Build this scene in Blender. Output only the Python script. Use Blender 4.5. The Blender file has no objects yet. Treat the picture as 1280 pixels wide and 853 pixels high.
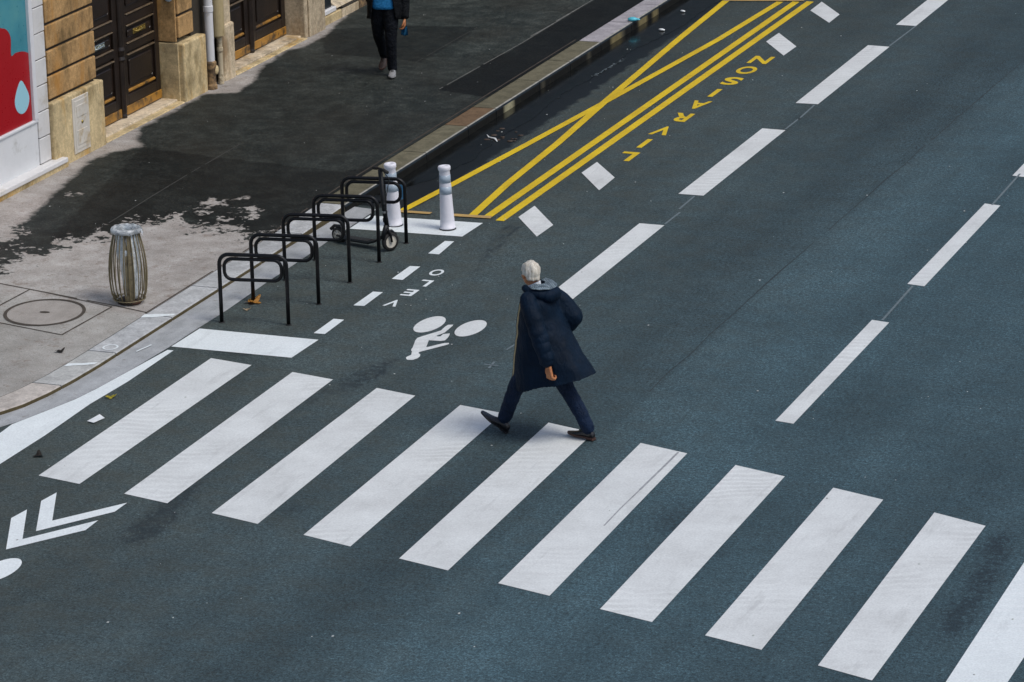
import bpy, bmesh, math, random
import numpy as np
from mathutils import Vector, Matrix, Euler, noise as mnoise
random.seed(7); rng=np.random.default_rng(7)
SC=bpy.context.scene; COL=SC.collection
R=math.radians

# ------------------------------------------------------------------ materials
class NT:
    def __init__(s,name):
        s.m=bpy.data.materials.new(name); s.m.use_nodes=True; s.t=s.m.node_tree
        s.b=s.t.nodes['Principled BSDF']; s.out=s.t.nodes['Material Output']
    def n(s,typ,**kw):
        nd=s.t.nodes.new(typ)
        for k,v in kw.items(): setattr(nd,k,v)
        return nd
    def l(s,a,b): s.t.links.new(a,b)
    def pos(s,scale=(1,1,1),rot=(0,0,0),obj=False):
        tc=s.n('ShaderNodeTexCoord') if obj else s.n('ShaderNodeNewGeometry')
        mp=s.n('ShaderNodeMapping'); mp.inputs['Scale'].default_value=scale; mp.inputs['Rotation'].default_value=rot
        s.l(tc.outputs['Object' if obj else 'Position'],mp.inputs['Vector']); return mp.outputs['Vector']
    def noise(s,scale,detail=3,rough=.55,vec=None,dist=0):
        nd=s.n('ShaderNodeTexNoise'); nd.inputs['Scale'].default_value=scale; nd.inputs['Detail'].default_value=detail
        nd.inputs['Roughness'].default_value=rough; nd.inputs['Distortion'].default_value=dist
        s.l(vec if vec is not None else s.pos(),nd.inputs['Vector']); return nd.outputs['Fac']
    def ramp(s,fac,stops):
        nd=s.n('ShaderNodeValToRGB'); cr=nd.color_ramp
        while len(cr.elements)<len(stops): cr.elements.new(.5)
        for e,(p,c) in zip(cr.elements,stops):
            e.position=p; e.color=(c,c,c,1) if not isinstance(c,(tuple,list)) else (*c[:3],1)
        s.l(fac,nd.inputs['Fac']); return nd.outputs['Color']
    def math(s,op,a,b=None,c=None,clamp=False):
        nd=s.n('ShaderNodeMath',operation=op); nd.use_clamp=clamp
        for i,v in enumerate((a,b,c)):
            if v is None: continue
            if isinstance(v,(int,float)): nd.inputs[i].default_value=v
            else: s.l(v,nd.inputs[i])
        return nd.outputs[0]
    def mix(s,fac,a,b,blend='MIX'):
        nd=s.n('ShaderNodeMix',data_type='RGBA',blend_type=blend)
        for q,v in ((0,fac),(6,a),(7,b)):
            sock=nd.inputs[q]
            if isinstance(v,(int,float)): sock.default_value=float(v) if q==0 else (v,v,v,1)
            elif isinstance(v,(tuple,list)): sock.default_value=(*v[:3],1)
            else: s.l(v,sock)
        return nd.outputs[2]
    def attr(s,name,col=False):
        nd=s.n('ShaderNodeAttribute'); nd.attribute_name=name; return nd.outputs['Color' if col else 'Fac']
    def col(s,v):
        if isinstance(v,(tuple,list)): s.b.inputs['Base Color'].default_value=(*v[:3],1)
        else: s.l(v,s.b.inputs['Base Color'])
        return s
    def rough(s,v):
        if isinstance(v,(int,float)): s.b.inputs['Roughness'].default_value=v
        else: s.l(v,s.b.inputs['Roughness'])
        return s
    def spec(s,v): s.b.inputs['Specular IOR Level'].default_value=v; return s
    def metal(s,v): s.b.inputs['Metallic'].default_value=v; return s
    def bump(s,h,strength=.3,dist=.01):
        nd=s.n('ShaderNodeBump'); nd.inputs['Strength'].default_value=strength; nd.inputs['Distance'].default_value=dist
        s.l(h,nd.inputs['Height']); s.l(nd.outputs['Normal'],s.b.inputs['Normal']); return s
    def alpha(s,v):
        if isinstance(v,(int,float)): s.b.inputs['Alpha'].default_value=v
        else: s.l(v,s.b.inputs['Alpha'])
        return s

def simple(name,c,rough=.5,var=.25,scale=6,spec=.5,metal=0,bump=0,bscale=60,dirt=None,dscale=3,dlo=.55,dhi=.75,obj=True):
    """base colour with two-scale mottling, optional dirt patches of another colour and a fine bump"""
    t=NT(name); v=t.pos(obj=obj)
    f=t.noise(scale,4,.6,v); f2=t.noise(scale*9,2,.6,v)
    lo=tuple(x*(1-var) for x in c); hi=tuple(min(.95,x*(1+var)) for x in c)
    g=t.math('ADD',t.math('MULTIPLY',f,.7),t.math('MULTIPLY',f2,.3))
    k=t.ramp(g,[(.3,lo),(.7,hi)])
    if dirt: k=t.mix(t.ramp(t.noise(dscale,5,.65,v),[(dlo,0.),(dhi,1.)]),k,dirt)
    t.col(k).spec(spec).metal(metal)
    t.rough(t.ramp(f2,[(.3,max(.03,rough-.08)),(.7,min(1,rough+.08))]))
    if bump: t.bump(t.noise(bscale,3,.6,v),bump,.01)
    return t.m

M={}
def mk_asphalt():
    t=NT('asphalt'); p=t.pos()
    fine=t.noise(26,5,.9,p); grit=t.noise(58,3,.9,p); mid=t.noise(4.5,4,.6,p); big=t.noise(.55,3,.5,p)
    # traffic lanes run along y: broad lengthwise streaks
    lane=t.noise(1.0,3,.55,t.pos(scale=(1.6,.10,1)))
    sx=t.n('ShaderNodeSeparateXYZ'); t.l(t.n('ShaderNodeNewGeometry').outputs['Position'],sx.inputs[0])
    x=t.math('ADD',sx.outputs['X'],t.math('MULTIPLY',t.math('SUBTRACT',mid,.5),1.2))
    mr=t.n('ShaderNodeMapRange'); mr.inputs['From Min'].default_value=1.0; mr.inputs['From Max'].default_value=6.5; t.l(x,mr.inputs['Value'])
    base=t.mix(mr.outputs[0],(.047,.061,.060),(.038,.068,.081))  # blue of the sky's reflection is tinted into the asphalt colour
    k=t.mix(t.ramp(fine,[(.38,0.),(.62,1.)]),.40,1.72); base=t.mix(1.0,base,k,'MULTIPLY')
    base=t.mix(1.0,base,t.mix(t.ramp(grit,[(.40,0.),(.60,1.)]),.55,1.55),'MULTIPLY')
    base=t.mix(1.0,base,t.mix(t.ramp(mid,[(.3,0.),(.7,1.)]),.86,1.12),'MULTIPLY')
    base=t.mix(1.0,base,t.mix(t.ramp(big,[(.35,0.),(.65,1.)]),.88,1.12),'MULTIPLY')
    base=t.mix(1.0,base,t.mix(t.ramp(lane,[(.3,0.),(.7,1.)]),.86,1.16),'MULTIPLY')
    base=t.mix(t.math('MULTIPLY',t.ramp(t.noise(2.6,4,.65,t.pos(scale=(1,1.2,1))),[(.42,0.),(.62,1.)]),t.math('MULTIPLY_ADD',mr.outputs[0],-.32,.40)),base,(.062,.064,.050))
    base=t.mix(t.math('MULTIPLY',t.ramp(t.noise(16,3,.65,p),[(.50,0.),(.70,1.)]),.30),base,(.022,.040,.046))
    # pale and rusty aggregate
    base=t.mix(t.ramp(t.noise(38,2,.6,p),[(.70,0.),(.76,.30)]),base,(.20,.21,.20))
    base=t.mix(t.ramp(t.noise(22,2,.6,t.pos(scale=(1,1.3,1))),[(.68,0.),(.76,.25)]),base,(.10,.075,.05))
    tone=t.attr('tone'); base=t.mix(1.0,base,tone,'MULTIPLY')
    st=t.attr('stain'); nz=t.math('SUBTRACT',t.math('ADD',t.math('MULTIPLY',t.noise(4.5,6,.8,p,dist=.3),.5),t.math('MULTIPLY',t.noise(17,5,.8,p),.5)),.5)
    e=t.math('MULTIPLY',st,t.math('ADD',.50,t.math('MULTIPLY',nz,5.5)))
    stf=t.ramp(e,[(.20,0.),(.60,1.)]); base=t.mix(t.math('MULTIPLY',stf,.72),base,(.013,.019,.023))
    wet=t.attr('wet'); w=t.ramp(t.math('ADD',wet,t.math('MULTIPLY',t.math('SUBTRACT',t.noise(3,4,.65,p),.5),.55)),[(.42,0.),(.56,1.)])
    base=t.mix(w,base,t.mix(t.ramp(fine,[(.4,0.),(.7,1.)]),(.007,.009,.010),(.016,.018,.018)))
    t.col(base); t.spec(.25)
    r=t.mix(w,t.ramp(fine,[(.3,.72),(.7,.9)]),.42); r=t.mix(t.math('MULTIPLY',stf,.5),r,.5); t.l(r,t.b.inputs['Roughness'])
    t.bump(t.math('ADD',fine,t.math('MULTIPLY',grit,.5)),.35,.006)
    return t.m
def mk_pavement():
    t=NT('pavement'); p=t.pos()
    fine=t.noise(26,5,.8,p); grit=t.noise(70,3,.8,p); mid=t.noise(5,4,.6,p); big=t.noise(1.2,4,.6,p)
    dry=t.ramp(t.math('ADD',t.math('MULTIPLY',mid,.6),t.math('MULTIPLY',fine,.4)),[(.34,(.255,.228,.205)),(.52,(.35,.325,.30)),(.68,(.43,.41,.388))])
    grey=t.ramp(mid,[(.3,(.27,.255,.23)),(.7,(.36,.345,.32))])
    dry=t.mix(t.attr('grey'),dry,grey)
    dry=t.mix(1.0,dry,t.mix(t.ramp(big,[(.35,0.),(.65,1.)]),.88,1.1),'MULTIPLY')
    dry=t.mix(1.0,dry,t.mix(t.ramp(grit,[(.36,0.),(.64,1.)]),.78,1.2),'MULTIPLY')
    # rusty / dark flecks
    dry=t.mix(t.ramp(t.noise(7,5,.75,p),[(.57,0.),(.68,.6)]),dry,(.17,.12,.09))
    dry=t.mix(t.ramp(t.noise(20,4,.65,p),[(.62,0.),(.70,.75)]),dry,(.11,.105,.095))
    wetc=t.ramp(t.math('ADD',t.math('MULTIPLY',fine,.65),t.math('MULTIPLY',mid,.35)),[(.36,(.005,.007,.0063)),(.5,(.015,.0185,.0168)),(.63,(.040,.045,.040))])
    wetc=t.mix(1.0,wetc,t.mix(t.ramp(t.noise(40,4,.85,p),[(.38,0.),(.64,1.)]),.62,1.5),'MULTIPLY')
    wetc=t.mix(1.0,wetc,t.mix(t.ramp(big,[(.3,0.),(.7,1.)]),.75,1.25),'MULTIPLY')
    wetc=t.mix(t.math('MULTIPLY',t.ramp(t.noise(.9,3,.5,p),[(.4,0.),(.7,1.)]),.3),wetc,(.020,.0155,.010))
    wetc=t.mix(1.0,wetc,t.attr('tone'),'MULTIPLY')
    n1=t.math('SUBTRACT',t.math('ADD',t.math('MULTIPLY',t.noise(4.2,3,.62,p,dist=.35),.62),t.math('MULTIPLY',t.noise(15,3,.6,p,dist=.3),.38)),.5)
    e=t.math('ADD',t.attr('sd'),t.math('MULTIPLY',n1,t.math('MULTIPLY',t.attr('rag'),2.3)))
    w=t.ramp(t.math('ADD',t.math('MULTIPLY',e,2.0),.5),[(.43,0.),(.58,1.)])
    # damp rim: slightly darker concrete near the wet edge
    damp=t.ramp(t.math('ADD',t.math('MULTIPLY',e,2.0),.5),[(.30,0.),(.5,.35)])
    dry=t.mix(damp,dry,(.16,.15,.135))
    t.col(t.mix(w,dry,wetc)); t.l(t.mix(w,.88,t.ramp(fine,[(.3,.55),(.7,.8)])),t.b.inputs['Roughness']); t.spec(.2)
    t.bump(t.math('ADD',fine,t.math('MULTIPLY',grit,.4)),.3,.006)
    return t.m
def mk_kerb():
    t=NT('granite_kerb'); p=t.pos(); c=t.attr('Col',True)
    f=t.noise(34,5,.85,p); m=t.noise(7,5,.65,p)
    k=t.mix(1.0,c,t.mix(t.ramp(f,[(.34,0.),(.66,1.)]),.78,1.2),'MULTIPLY'); k=t.mix(1.0,k,t.mix(t.ramp(m,[(.3,0.),(.7,1.)]),.74,1.26),'MULTIPLY')
    k=t.mix(t.ramp(t.noise(14,4,.65,p),[(.62,0.),(.72,.5)]),k,(.06,.05,.03))
    t.col(k).rough(.8).spec(.12); t.bump(f,.35,.006); return t.m
def mk_concrete(name,lo,hi,dark):
    t=NT(name); p=t.pos(); f=t.noise(90,2,.65,p); m=t.noise(3.5,5,.65,p); s=t.noise(2,4,.6,t.pos(scale=(4,.6,1)))
    k=t.ramp(t.math('ADD',t.math('MULTIPLY',m,.6),t.math('MULTIPLY',s,.4)),[(.35,lo),(.65,hi)])
    k=t.mix(1.0,k,t.mix(t.ramp(f,[(.3,0.),(.7,1.)]),.82,1.18),'MULTIPLY')
    k=t.mix(t.ramp(t.noise(6,5,.7,p),[(.60,0.),(.72,.75)]),k,dark)
    t.col(k).rough(.85); t.bump(f,.3,.005); return t.m
def mk_paint(name,c,dirt,under,wear=.755,ripple=.10):
    t=NT(name); p=t.pos()
    m=t.noise(2.2,5,.6,p); f=t.noise(55,3,.65,p)
    w=t.n('ShaderNodeTexWave',wave_type='BANDS',bands_direction='Y'); w.inputs['Scale'].default_value=2.6; w.inputs['Distortion'].default_value=11.0
    w.inputs['Detail'].default_value=2; w.inputs['Detail Scale'].default_value=.45; w.inputs['Detail Roughness'].default_value=.7
    t.l(t.pos(rot=(0,0,R(-24)),scale=(1,1,1)),w.inputs['Vector'])
    k=t.mix(t.ramp(m,[(.30,0.),(.70,.85)]),c,dirt)
    k=t.mix(t.math('MULTIPLY',t.ramp(w.outputs['Fac'],[(.35,0.),(.95,1.)]),t.math('MULTIPLY',t.ramp(t.noise(.55,3,.5,p),[(.45,0.),(.62,1.)]),ripple*2.8)),k,tuple(min(.9,x*1.25) for x in c))
    k=t.mix(1.0,k,t.mix(t.ramp(f,[(.3,0.),(.7,1.)]),.88,1.10),'MULTIPLY')
    # scuffs and worn-through grains
    k=t.mix(t.ramp(t.noise(1.3,5,.7,t.pos(scale=(5,.7,1),rot=(0,0,R(9)))),[(.56,0.),(.78,.55)]),k,tuple(x*.66 for x in dirt))
    wv=t.math('ADD',t.math('MULTIPLY',t.noise(70,3,.7,p),.62),t.math('MULTIPLY',t.noise(1.6,4,.6,p),.38))
    k=t.mix(t.ramp(wv,[(wear-.10,0.),(wear-.03,.85)]),k,under)
    t.col(k).rough(.62).spec(.35); t.bump(f,.2,.004); return t.m
def mk_stone(name,c,dark,rust,sc=1.0):
    t=NT(name); p=t.pos(); m=t.noise(2.5*sc,5,.65,p); f=t.noise(20,7,.9,p)
    k=t.ramp(m,[(.28,tuple(x*.62 for x in c)),(.5,c),(.75,tuple(min(.8,x*1.25) for x in c))])
    k=t.mix(1.0,k,t.mix(t.ramp(f,[(.36,0.),(.64,1.)]),.68,1.28),'MULTIPLY')
    k=t.mix(t.ramp(t.noise(3.1,6,.7,t.pos(scale=(1,1,.45))),[(.49,0.),(.66,.75)]),k,dark)
    k=t.mix(t.ramp(t.noise(2.0,5,.7,t.pos(scale=(1.3,1.3,.35))),[(.51,0.),(.66,.75)]),k,rust)
    t.col(k).rough(.85).spec(.3); t.bump(t.math('ADD',f,m),.4,.01); return t.m

M['asphalt']=mk_asphalt(); M['pavement']=mk_pavement(); M['kerb']=mk_kerb()
M['gutter']=mk_concrete('gutter_concrete',(.25,.26,.26),(.40,.41,.42),(.16,.13,.10))
M['cover_concrete']=mk_concrete('cover_concrete',(.26,.235,.21),(.34,.31,.28),(.18,.15,.12))
M['white_paint']=mk_paint('white_road_paint',(.68,.70,.69),(.53,.54,.53),(.10,.11,.115))
M['clean_paint']=mk_paint('fresh_white_road_paint',(.74,.785,.785),(.65,.69,.695),(.12,.13,.13),.86,.05)
M['yellow_paint']=mk_paint('yellow_road_paint',(.73,.52,.014),(.53,.35,.014),(.10,.075,.03),.74,.05)
M['pale_yellow']=mk_paint('faded_yellow_road_paint',(.52,.34,.11),(.34,.22,.10),(.09,.08,.06),.66,.05)
M['chalk']=simple('chalk',(.13,.165,.18),.9,.3,20)
M['joint']=simple('joint_dirt',(.055,.043,.032),.9,.4,10)
t=NT('puddle_water'); t.col(t.ramp(t.noise(9,4,.6),[(.4,(.004,.005,.005)),(.7,(.012,.012,.011))])).spec(.5)
t.rough(t.ramp(t.noise(2.2,3,.5),[(.35,.05),(.7,.22)])); t.bump(t.noise(14,2,.5),.04,.01); M['puddle']=t.m
M['black_metal']=simple('black_painted_steel',(.005,.005,.006),.36,.3,9,bump=.08,dirt=(.05,.032,.024),dscale=14,dlo=.66,dhi=.8,spec=.28)
M['dark_plastic']=simple('dark_scooter_plastic',(.008,.009,.011),.45,.3,12,spec=.3)
M['deck_grip']=simple('deck_grip_tape',(.020,.021,.021),.9,.3,60,bump=.3,bscale=300)
M['rubber']=simple('tyre_rubber',(.012,.012,.012),.75,.3,20)
M['rim_grey']=simple('wheel_rim_cream',(.60,.56,.48),.45,.25,20,dirt=(.10,.08,.05),dscale=20)
M['alloy']=simple('scooter_alloy',(.25,.26,.27),.35,.2,20,metal=.8)
M['seam']=simple('road_seam_tar',(.018,.024,.028),.8,.3,6,obj=False)
M['pale_joint']=simple('pale_sandy_joint',(.13,.13,.12),.9,.5,8,obj=False)
M['scuff']=simple('tyre_scuff',(.30,.31,.32),.8,.35,12,obj=False)
M['faint']=simple('faint_seam',(.045,.045,.040),.8,.3,6,obj=False)
M['blue_board']=simple('sign_blue',(.015,.085,.17),.4,.3,12)
M['bollard_white']=simple('bollard_white_plastic',(.72,.71,.76),.5,.06,8,dirt=(.34,.30,.31),dscale=9,dlo=.64,dhi=.78)
M['bollard_band']=simple('bollard_reflective_band',(.33,.40,.47),.35,.12,12)
M['bin_rod']=simple('bin_steel_rod',(.19,.155,.085),.45,.35,12,metal=.25,dirt=(.06,.045,.03),dscale=10)
M['bin_plate']=simple('bin_post_plate',(.30,.25,.155),.5,.3,8,dirt=(.09,.06,.04),dscale=7)
M['bin_base']=simple('bin_rusty_base',(.035,.025,.018),.8,.5,14,dirt=(.12,.04,.02),dscale=12)
t=NT('clear_bag_film'); v=t.pos(obj=True)
t.col(t.ramp(t.noise(14,4,.6,v),[(.35,(.45,.50,.52)),(.65,(.75,.80,.83))])).rough(.22).alpha(t.ramp(t.noise(9,4,.65,t.pos(scale=(1,1,.35),obj=True)),[(.34,.08),(.56,.85)])); t.bump(t.noise(22,4,.6,v),.8,.02); M['bag']=t.m
t=NT('bag_rim_film'); v=t.pos(obj=True)
t.col(t.ramp(t.noise(11,3,.6,v),[(.38,(.40,.43,.45)),(.52,(.82,.85,.87))])).rough(.3); t.bump(t.noise(18,3,.5,v),.35,.02); M['bag_rim']=t.m
M['stone']=mk_stone('ochre_limestone',(.43,.262,.112),(.11,.070,.026),(.44,.20,.035))
M['plinth']=mk_stone('stained_limestone_plinth',(.58,.455,.255),(.17,.12,.045),(.50,.27,.05),1.3)
M['pale_stone']=mk_stone('pale_limestone',(.54,.44,.30),(.20,.15,.10),(.34,.22,.11))
M['sill_stone']=mk_stone('doorstep_stone',(.60,.50,.36),(.16,.13,.09),(.42,.27,.10),1.6)
M['groove']=simple('dark_mortar',(.035,.028,.02),.9,.3,10)
M['white_wall']=simple('white_painted_panel',(.68,.69,.70),.55,.06,2.5,dirt=(.36,.35,.31),dscale=3.2,dlo=.60,dhi=.82)
M['white_tile']=simple('white_facing_block',(.66,.65,.64),.5,.10,3,dirt=(.42,.36,.27),dscale=2.5,dlo=.58,dhi=.8)
M['white_frame']=simple('white_frame_paint',(.70,.70,.72),.4,.06,4)
M['hatch']=simple('white_hatch_paint',(.62,.58,.51),.5,.12,3.5,dirt=(.42,.30,.14),dscale=4.5,dlo=.52,dhi=.7)
M['teal']=simple('poster_teal',(.045,.235,.30),.35,.15,1.6,dirt=(.10,.32,.34),dscale=1.3,dlo=.5,dhi=.8)
M['red']=simple('poster_red',(.36,.004,.010),.35,.05,3)
M['sky_blue']=simple('poster_pale_blue',(.33,.60,.70),.35,.04,3)
M['door_wood']=simple('dark_varnished_door',(.016,.0095,.0065),.40,.5,5,bump=.1)
M['door_edge']=simple('sky_sheen_moulding',(.12,.085,.05),.4,.5,7,dirt=(.03,.02,.015),dscale=9)  # lighter brown paints the sky's sheen onto the moulding edges
M['kick']=simple('golden_oak_kickboard',(.34,.165,.025),.45,.3,6,dirt=(.06,.035,.015),dscale=4,dlo=.5,dhi=.62)
M['brass']=simple('brass',(.42,.31,.09),.35,.4,25,metal=.9)
M['steel']=simple('polished_steel',(.6,.65,.6),.25,.3,25,metal=.9)
M['pipe_white']=simple('white_drainpipe',(.66,.66,.67),.45,.08,3,dirt=(.40,.33,.25),dscale=5,dlo=.6,dhi=.8)
M['pipe_tan']=simple('tan_drainpipe',(.44,.35,.19),.45,.15,3,dirt=(.22,.15,.07),dscale=5)
M['pipe_cream']=simple('cream_pipe',(.52,.44,.30),.45,.12,4,dirt=(.15,.10,.05),dscale=9,dlo=.55,dhi=.68)
M['rust']=simple('rusty_cast_iron',(.10,.065,.035),.75,.6,9,dirt=(.32,.20,.09),dscale=7,dlo=.48,dhi=.6,bump=.4)
M['navy_wood']=simple('navy_black_shop_wood',(.007,.011,.015),.4,.4,4)
M['teal_glass']=simple('dark_teal_shop_glass',(.02,.075,.07),.12,.5,2,dirt=(.10,.20,.19),dscale=2.5)
M['enamel']=simple('enamel_blue_white',(.42,.50,.55),.3,.1,10)
M['bell_black']=simple('bell_button',(.01,.012,.03),.3,.1,10)
# cloth and people
def cloth(name,c,sc=9,st=.6,var=.35,spec=.25):
    t=NT(name); v=t.pos(obj=True); m=t.noise(sc,3,.55,v,dist=.6); f=t.noise(260,2,.6,v); w=t.noise(sc*2.6,3,.6,t.pos(scale=(1.6,1.6,.7),obj=True),dist=1.0)
    k=t.ramp(t.noise(5,3,.6,v),[(.3,tuple(x*(1-var) for x in c)),(.7,tuple(min(.9,x*(1+var)) for x in c))])
    k=t.mix(1.0,k,t.mix(t.ramp(f,[(.3,0.),(.7,1.)]),.85,1.15),'MULTIPLY')
    t.col(k).rough(.66).spec(spec); t.b.inputs['Sheen Weight'].default_value=.0; t.b.inputs['Sheen Roughness'].default_value=.5
    t.bump(t.math('ADD',t.math('ADD',m,w),t.math('MULTIPLY',f,.05)),st,.035); return t.m
M['coat']=cloth('navy_parka_cloth',(.0013,.0085,.0215),5,.40,.30,.14)
t=NT('checked_hood_lining'); v=t.pos(obj=True); ck=t.n('ShaderNodeTexChecker'); ck.inputs['Scale'].default_value=70; t.l(v,ck.inputs['Vector']); t.col(t.mix(t.math('MULTIPLY',t.ramp(t.noise(25,3,.6,v),[(.35,.3),(.6,1.)]),t.math('ADD',.35,t.math('MULTIPLY',ck.outputs['Fac'],.65))),(.05,.085,.12),(.42,.52,.58))).rough(.8); M['hood_lining']=t.m
M['jeans']=cloth('indigo_denim',(.006,.015,.038),10,.6,.35,.15)
M['black_jeans']=cloth('black_denim',(.005,.0065,.010),10,.6,.35,.15)
M['black_jacket']=cloth('black_jacket_cloth',(.0035,.0045,.006),9,.6,.35,.15)
M['blue_knit']=cloth('bright_blue_knit',(.018,.19,.44),12,.5,.12)
M['shirt']=cloth('white_shirt',(.60,.64,.68),14,.3,.08)
M['mask_blue']=cloth('blue_mask_cloth',(.02,.14,.28),20,.4,.2)
M['leather']=simple('black_shoe_leather',(.008,.008,.010),.30,.3,20)
M['sole_brown']=simple('brown_shoe_sole',(.050,.022,.015),.7,.3,20)
M['suede']=simple('light_grey_shoe',(.22,.225,.23),.75,.2,20)
M['grey_sole']=simple('pale_shoe_sole',(.28,.28,.28),.7,.15,20)
M['dark_suede']=simple('dark_brown_shoe',(.035,.022,.020),.7,.2,20)
t=NT('skin'); v=t.pos(obj=True); t.col(t.ramp(t.noise(12,4,.6,v),[(.3,(.36,.125,.045)),(.7,(.52,.215,.085))])).rough(.5); t.b.inputs['Subsurface Weight'].default_value=.08; t.b.inputs['Subsurface Radius'].default_value=(.01,.004,.002); M['skin']=t.m
t=NT('white_hair'); v=t.pos(scale=(1,1,.25),obj=True); t.col(t.ramp(t.noise(55,4,.65,v),[(.3,(.34,.29,.22)),(.55,(.60,.56,.48)),(.8,(.80,.77,.70))])).rough(.6); t.bump(t.noise(70,3,.6,v),.7,.01); M['hair']=t.m
t=NT('dark_hair'); v=t.pos(scale=(1,1,.25),obj=True); t.col(t.ramp(t.noise(55,4,.65,v),[(.3,(.02,.015,.01)),(.8,(.06,.045,.03))])).rough(.5); M['dark_hair']=t.m
M['eye']=simple('eye',(.05,.04,.035),.2,.2,30)
M['zip']=simple('tan_zip_tape',(.42,.32,.17),.5,.2,30)
M['leaf_gold']=simple('golden_leaf',(.55,.27,.05),.6,.35,20)
M['leaf_yellow']=simple('yellow_leaf',(.50,.42,.04),.6,.3,20)
M['leaf_brown']=simple('dark_brown_leaf',(.03,.024,.018),.7,.4,20)
M['paper']=simple('white_paper',(.70,.72,.72),.7,.1,10)
M['cyan']=simple('cyan_plastic',(.09,.50,.62),.35,.2,10)
M['speck']=simple('pale_grit',(.42,.44,.42),.8,.4,3,obj=False)
M['mud']=simple('wet_leaf_mush',(.055,.035,.022),.6,.6,14)
D={}
D["ZEBRA"]=[[(0.867, -5.041), (1.352, -5.127), (1.346, -8.788), (0.883, -8.697)], [(1.834, -5.21), (2.312, -5.307), (2.332, -9.005), (1.851, -8.897)], [(2.826, -5.423), (3.274, -5.532), (3.321, -9.237), (2.818, -9.111)], [(3.794, -5.663), (4.274, -5.77), (4.314, -9.499), (3.814, -9.364)], [(4.781, -5.9), (5.283, -6.045), (5.323, -9.769), (4.823, -9.636)], [(5.796, -6.19), (6.296, -6.335), (6.336, -10.048), (5.831, -9.914)], [(6.813, -6.507), (7.325, -6.664), (7.323, -10.332), (6.829, -10.195)], [(7.82, -6.818), (8.323, -6.984), (8.333, -10.617), (7.817, -10.47)], [(8.831, -7.162), (9.332, -7.35), (9.325, -10.944), (8.845, -10.785)], [(0.395, -4.924), (0.329, -4.925), (0.272, -5.646), (0.22, -6.279), (0.174, -6.63), (0.067, -7.045), (-0.051, -7.48), (-0.035, -7.744), (-0.057, -8.089), (0.376, -8.87), (0.393, -8.526), (0.404, -7.678), (0.378, -6.711), (0.412, -5.97)]]
D["STRIPE10"]=[(9.842, -7.506), (10.341, -7.716), (10.317, -11.271), (9.873, -11.1)]
D["DASHA"]=[[(3.356, 5.463), (3.656, 5.455), (3.646, 2.247), (3.344, 2.244)], [(3.363, 10.249), (3.667, 10.235), (3.661, 6.853), (3.371, 6.835)]]
D["DASHA0"]=[(3.327, 0.92), (3.621, 0.922)]
D["DASHA3"]=[(3.392, 11.572), (3.676, 11.573)]
D["DASHB"]=[[(6.791, -1.85), (6.981, -1.886), (6.976, -5.237), (6.79, -5.203)], [(6.805, 2.841), (6.993, 2.809), (6.992, -0.536), (6.8, -0.502)]]
D["BLOCKN"]=[(0.323, -4.17), (1.648, -4.158), (1.633, -4.788), (0.314, -4.812)]
D["BLOCKF"]=[(0.641, 0.353), (1.639, 0.42), (1.622, -0.168), (0.867, -0.199)]
D["BIKED"]=[[(1.515, -0.905), (1.644, -0.906), (1.609, -0.376), (1.505, -0.391)], [(1.514, -1.928), (1.642, -1.935), (1.629, -1.407), (1.512, -1.419)], [(1.509, -2.95), (1.626, -2.936), (1.618, -2.416), (1.509, -2.427)], [(1.508, -3.967), (1.631, -3.963), (1.621, -3.448), (1.503, -3.448)]]
D["RIDER"]=[(2.723, -4.439), (2.724, -4.4), (2.74, -4.344), (2.705, -4.239), (2.682, -4.207), (2.668, -4.159), (2.66, -4.11), (2.594, -3.881), (2.583, -3.805), (2.61, -3.73), (2.653, -3.637), (2.697, -3.543), (2.716, -3.497), (2.708, -3.365), (2.713, -3.295), (2.763, -3.272), (2.771, -3.318), (2.78, -3.544), (2.764, -3.616), (2.741, -3.671), (2.76, -3.697), (2.787, -3.683), (2.784, -3.604), (2.84, -3.56), (2.857, -3.613), (2.876, -3.7), (2.882, -3.796), (2.846, -3.829), (2.724, -3.84), (2.785, -4.058), (2.805, -4.046), (2.863, -3.95), (2.915, -3.878), (2.95, -3.862), (2.967, -3.896), (2.954, -3.934), (2.849, -4.116), (2.801, -4.196), (2.781, -4.236), (2.785, -4.265), (2.823, -4.305), (2.842, -4.364), (2.844, -4.427), (2.818, -4.491), (2.768, -4.507), (2.742, -4.479)]
D["CHEV"]=[[(1.186, -9.772), (1.213, -9.531), (1.534, -10.21), (1.945, -9.584), (1.953, -9.841), (1.52, -10.479)], [(1.228, -9.294), (1.256, -9.055), (1.563, -9.719), (1.984, -9.101), (1.984, -9.344), (1.552, -9.998)]]
D["WHEEL3"]=[(1.734, -10.978), (1.824, -10.82)]
D["SQUARES"]=[[(1.937, 1.275), (2.425, 0.574), (2.416, 0.074), (1.931, 0.771)], [(1.954, 3.342), (2.398, 2.721), (2.417, 2.125), (1.949, 2.816)], [(1.988, 10.646), (2.459, 9.911), (2.452, 9.341), (1.979, 10.083)], [(1.983, 12.748), (2.462, 12.001), (2.471, 11.445), (1.994, 12.142)]]
D["YEL"]={'R': [(1.785, 0.565), (1.823, 12.715)], 'L': [(1.591, 0.665), (1.634, 12.64)], 'D1': [(0.566, 0.639), (0.68, 1.84), (0.857, 3.939), (1.036, 6.168), (1.318, 10.023), (1.418, 12.568)], 'D2': [(1.413, 0.681), (1.292, 2.106), (1.195, 4.039), (1.036, 6.168), (0.794, 9.874), (0.656, 12.44)], 'B1': [(0.561, 0.581), (1.645, 0.635)], 'B2': [(0.622, 12.442), (1.725, 12.732)]}
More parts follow.
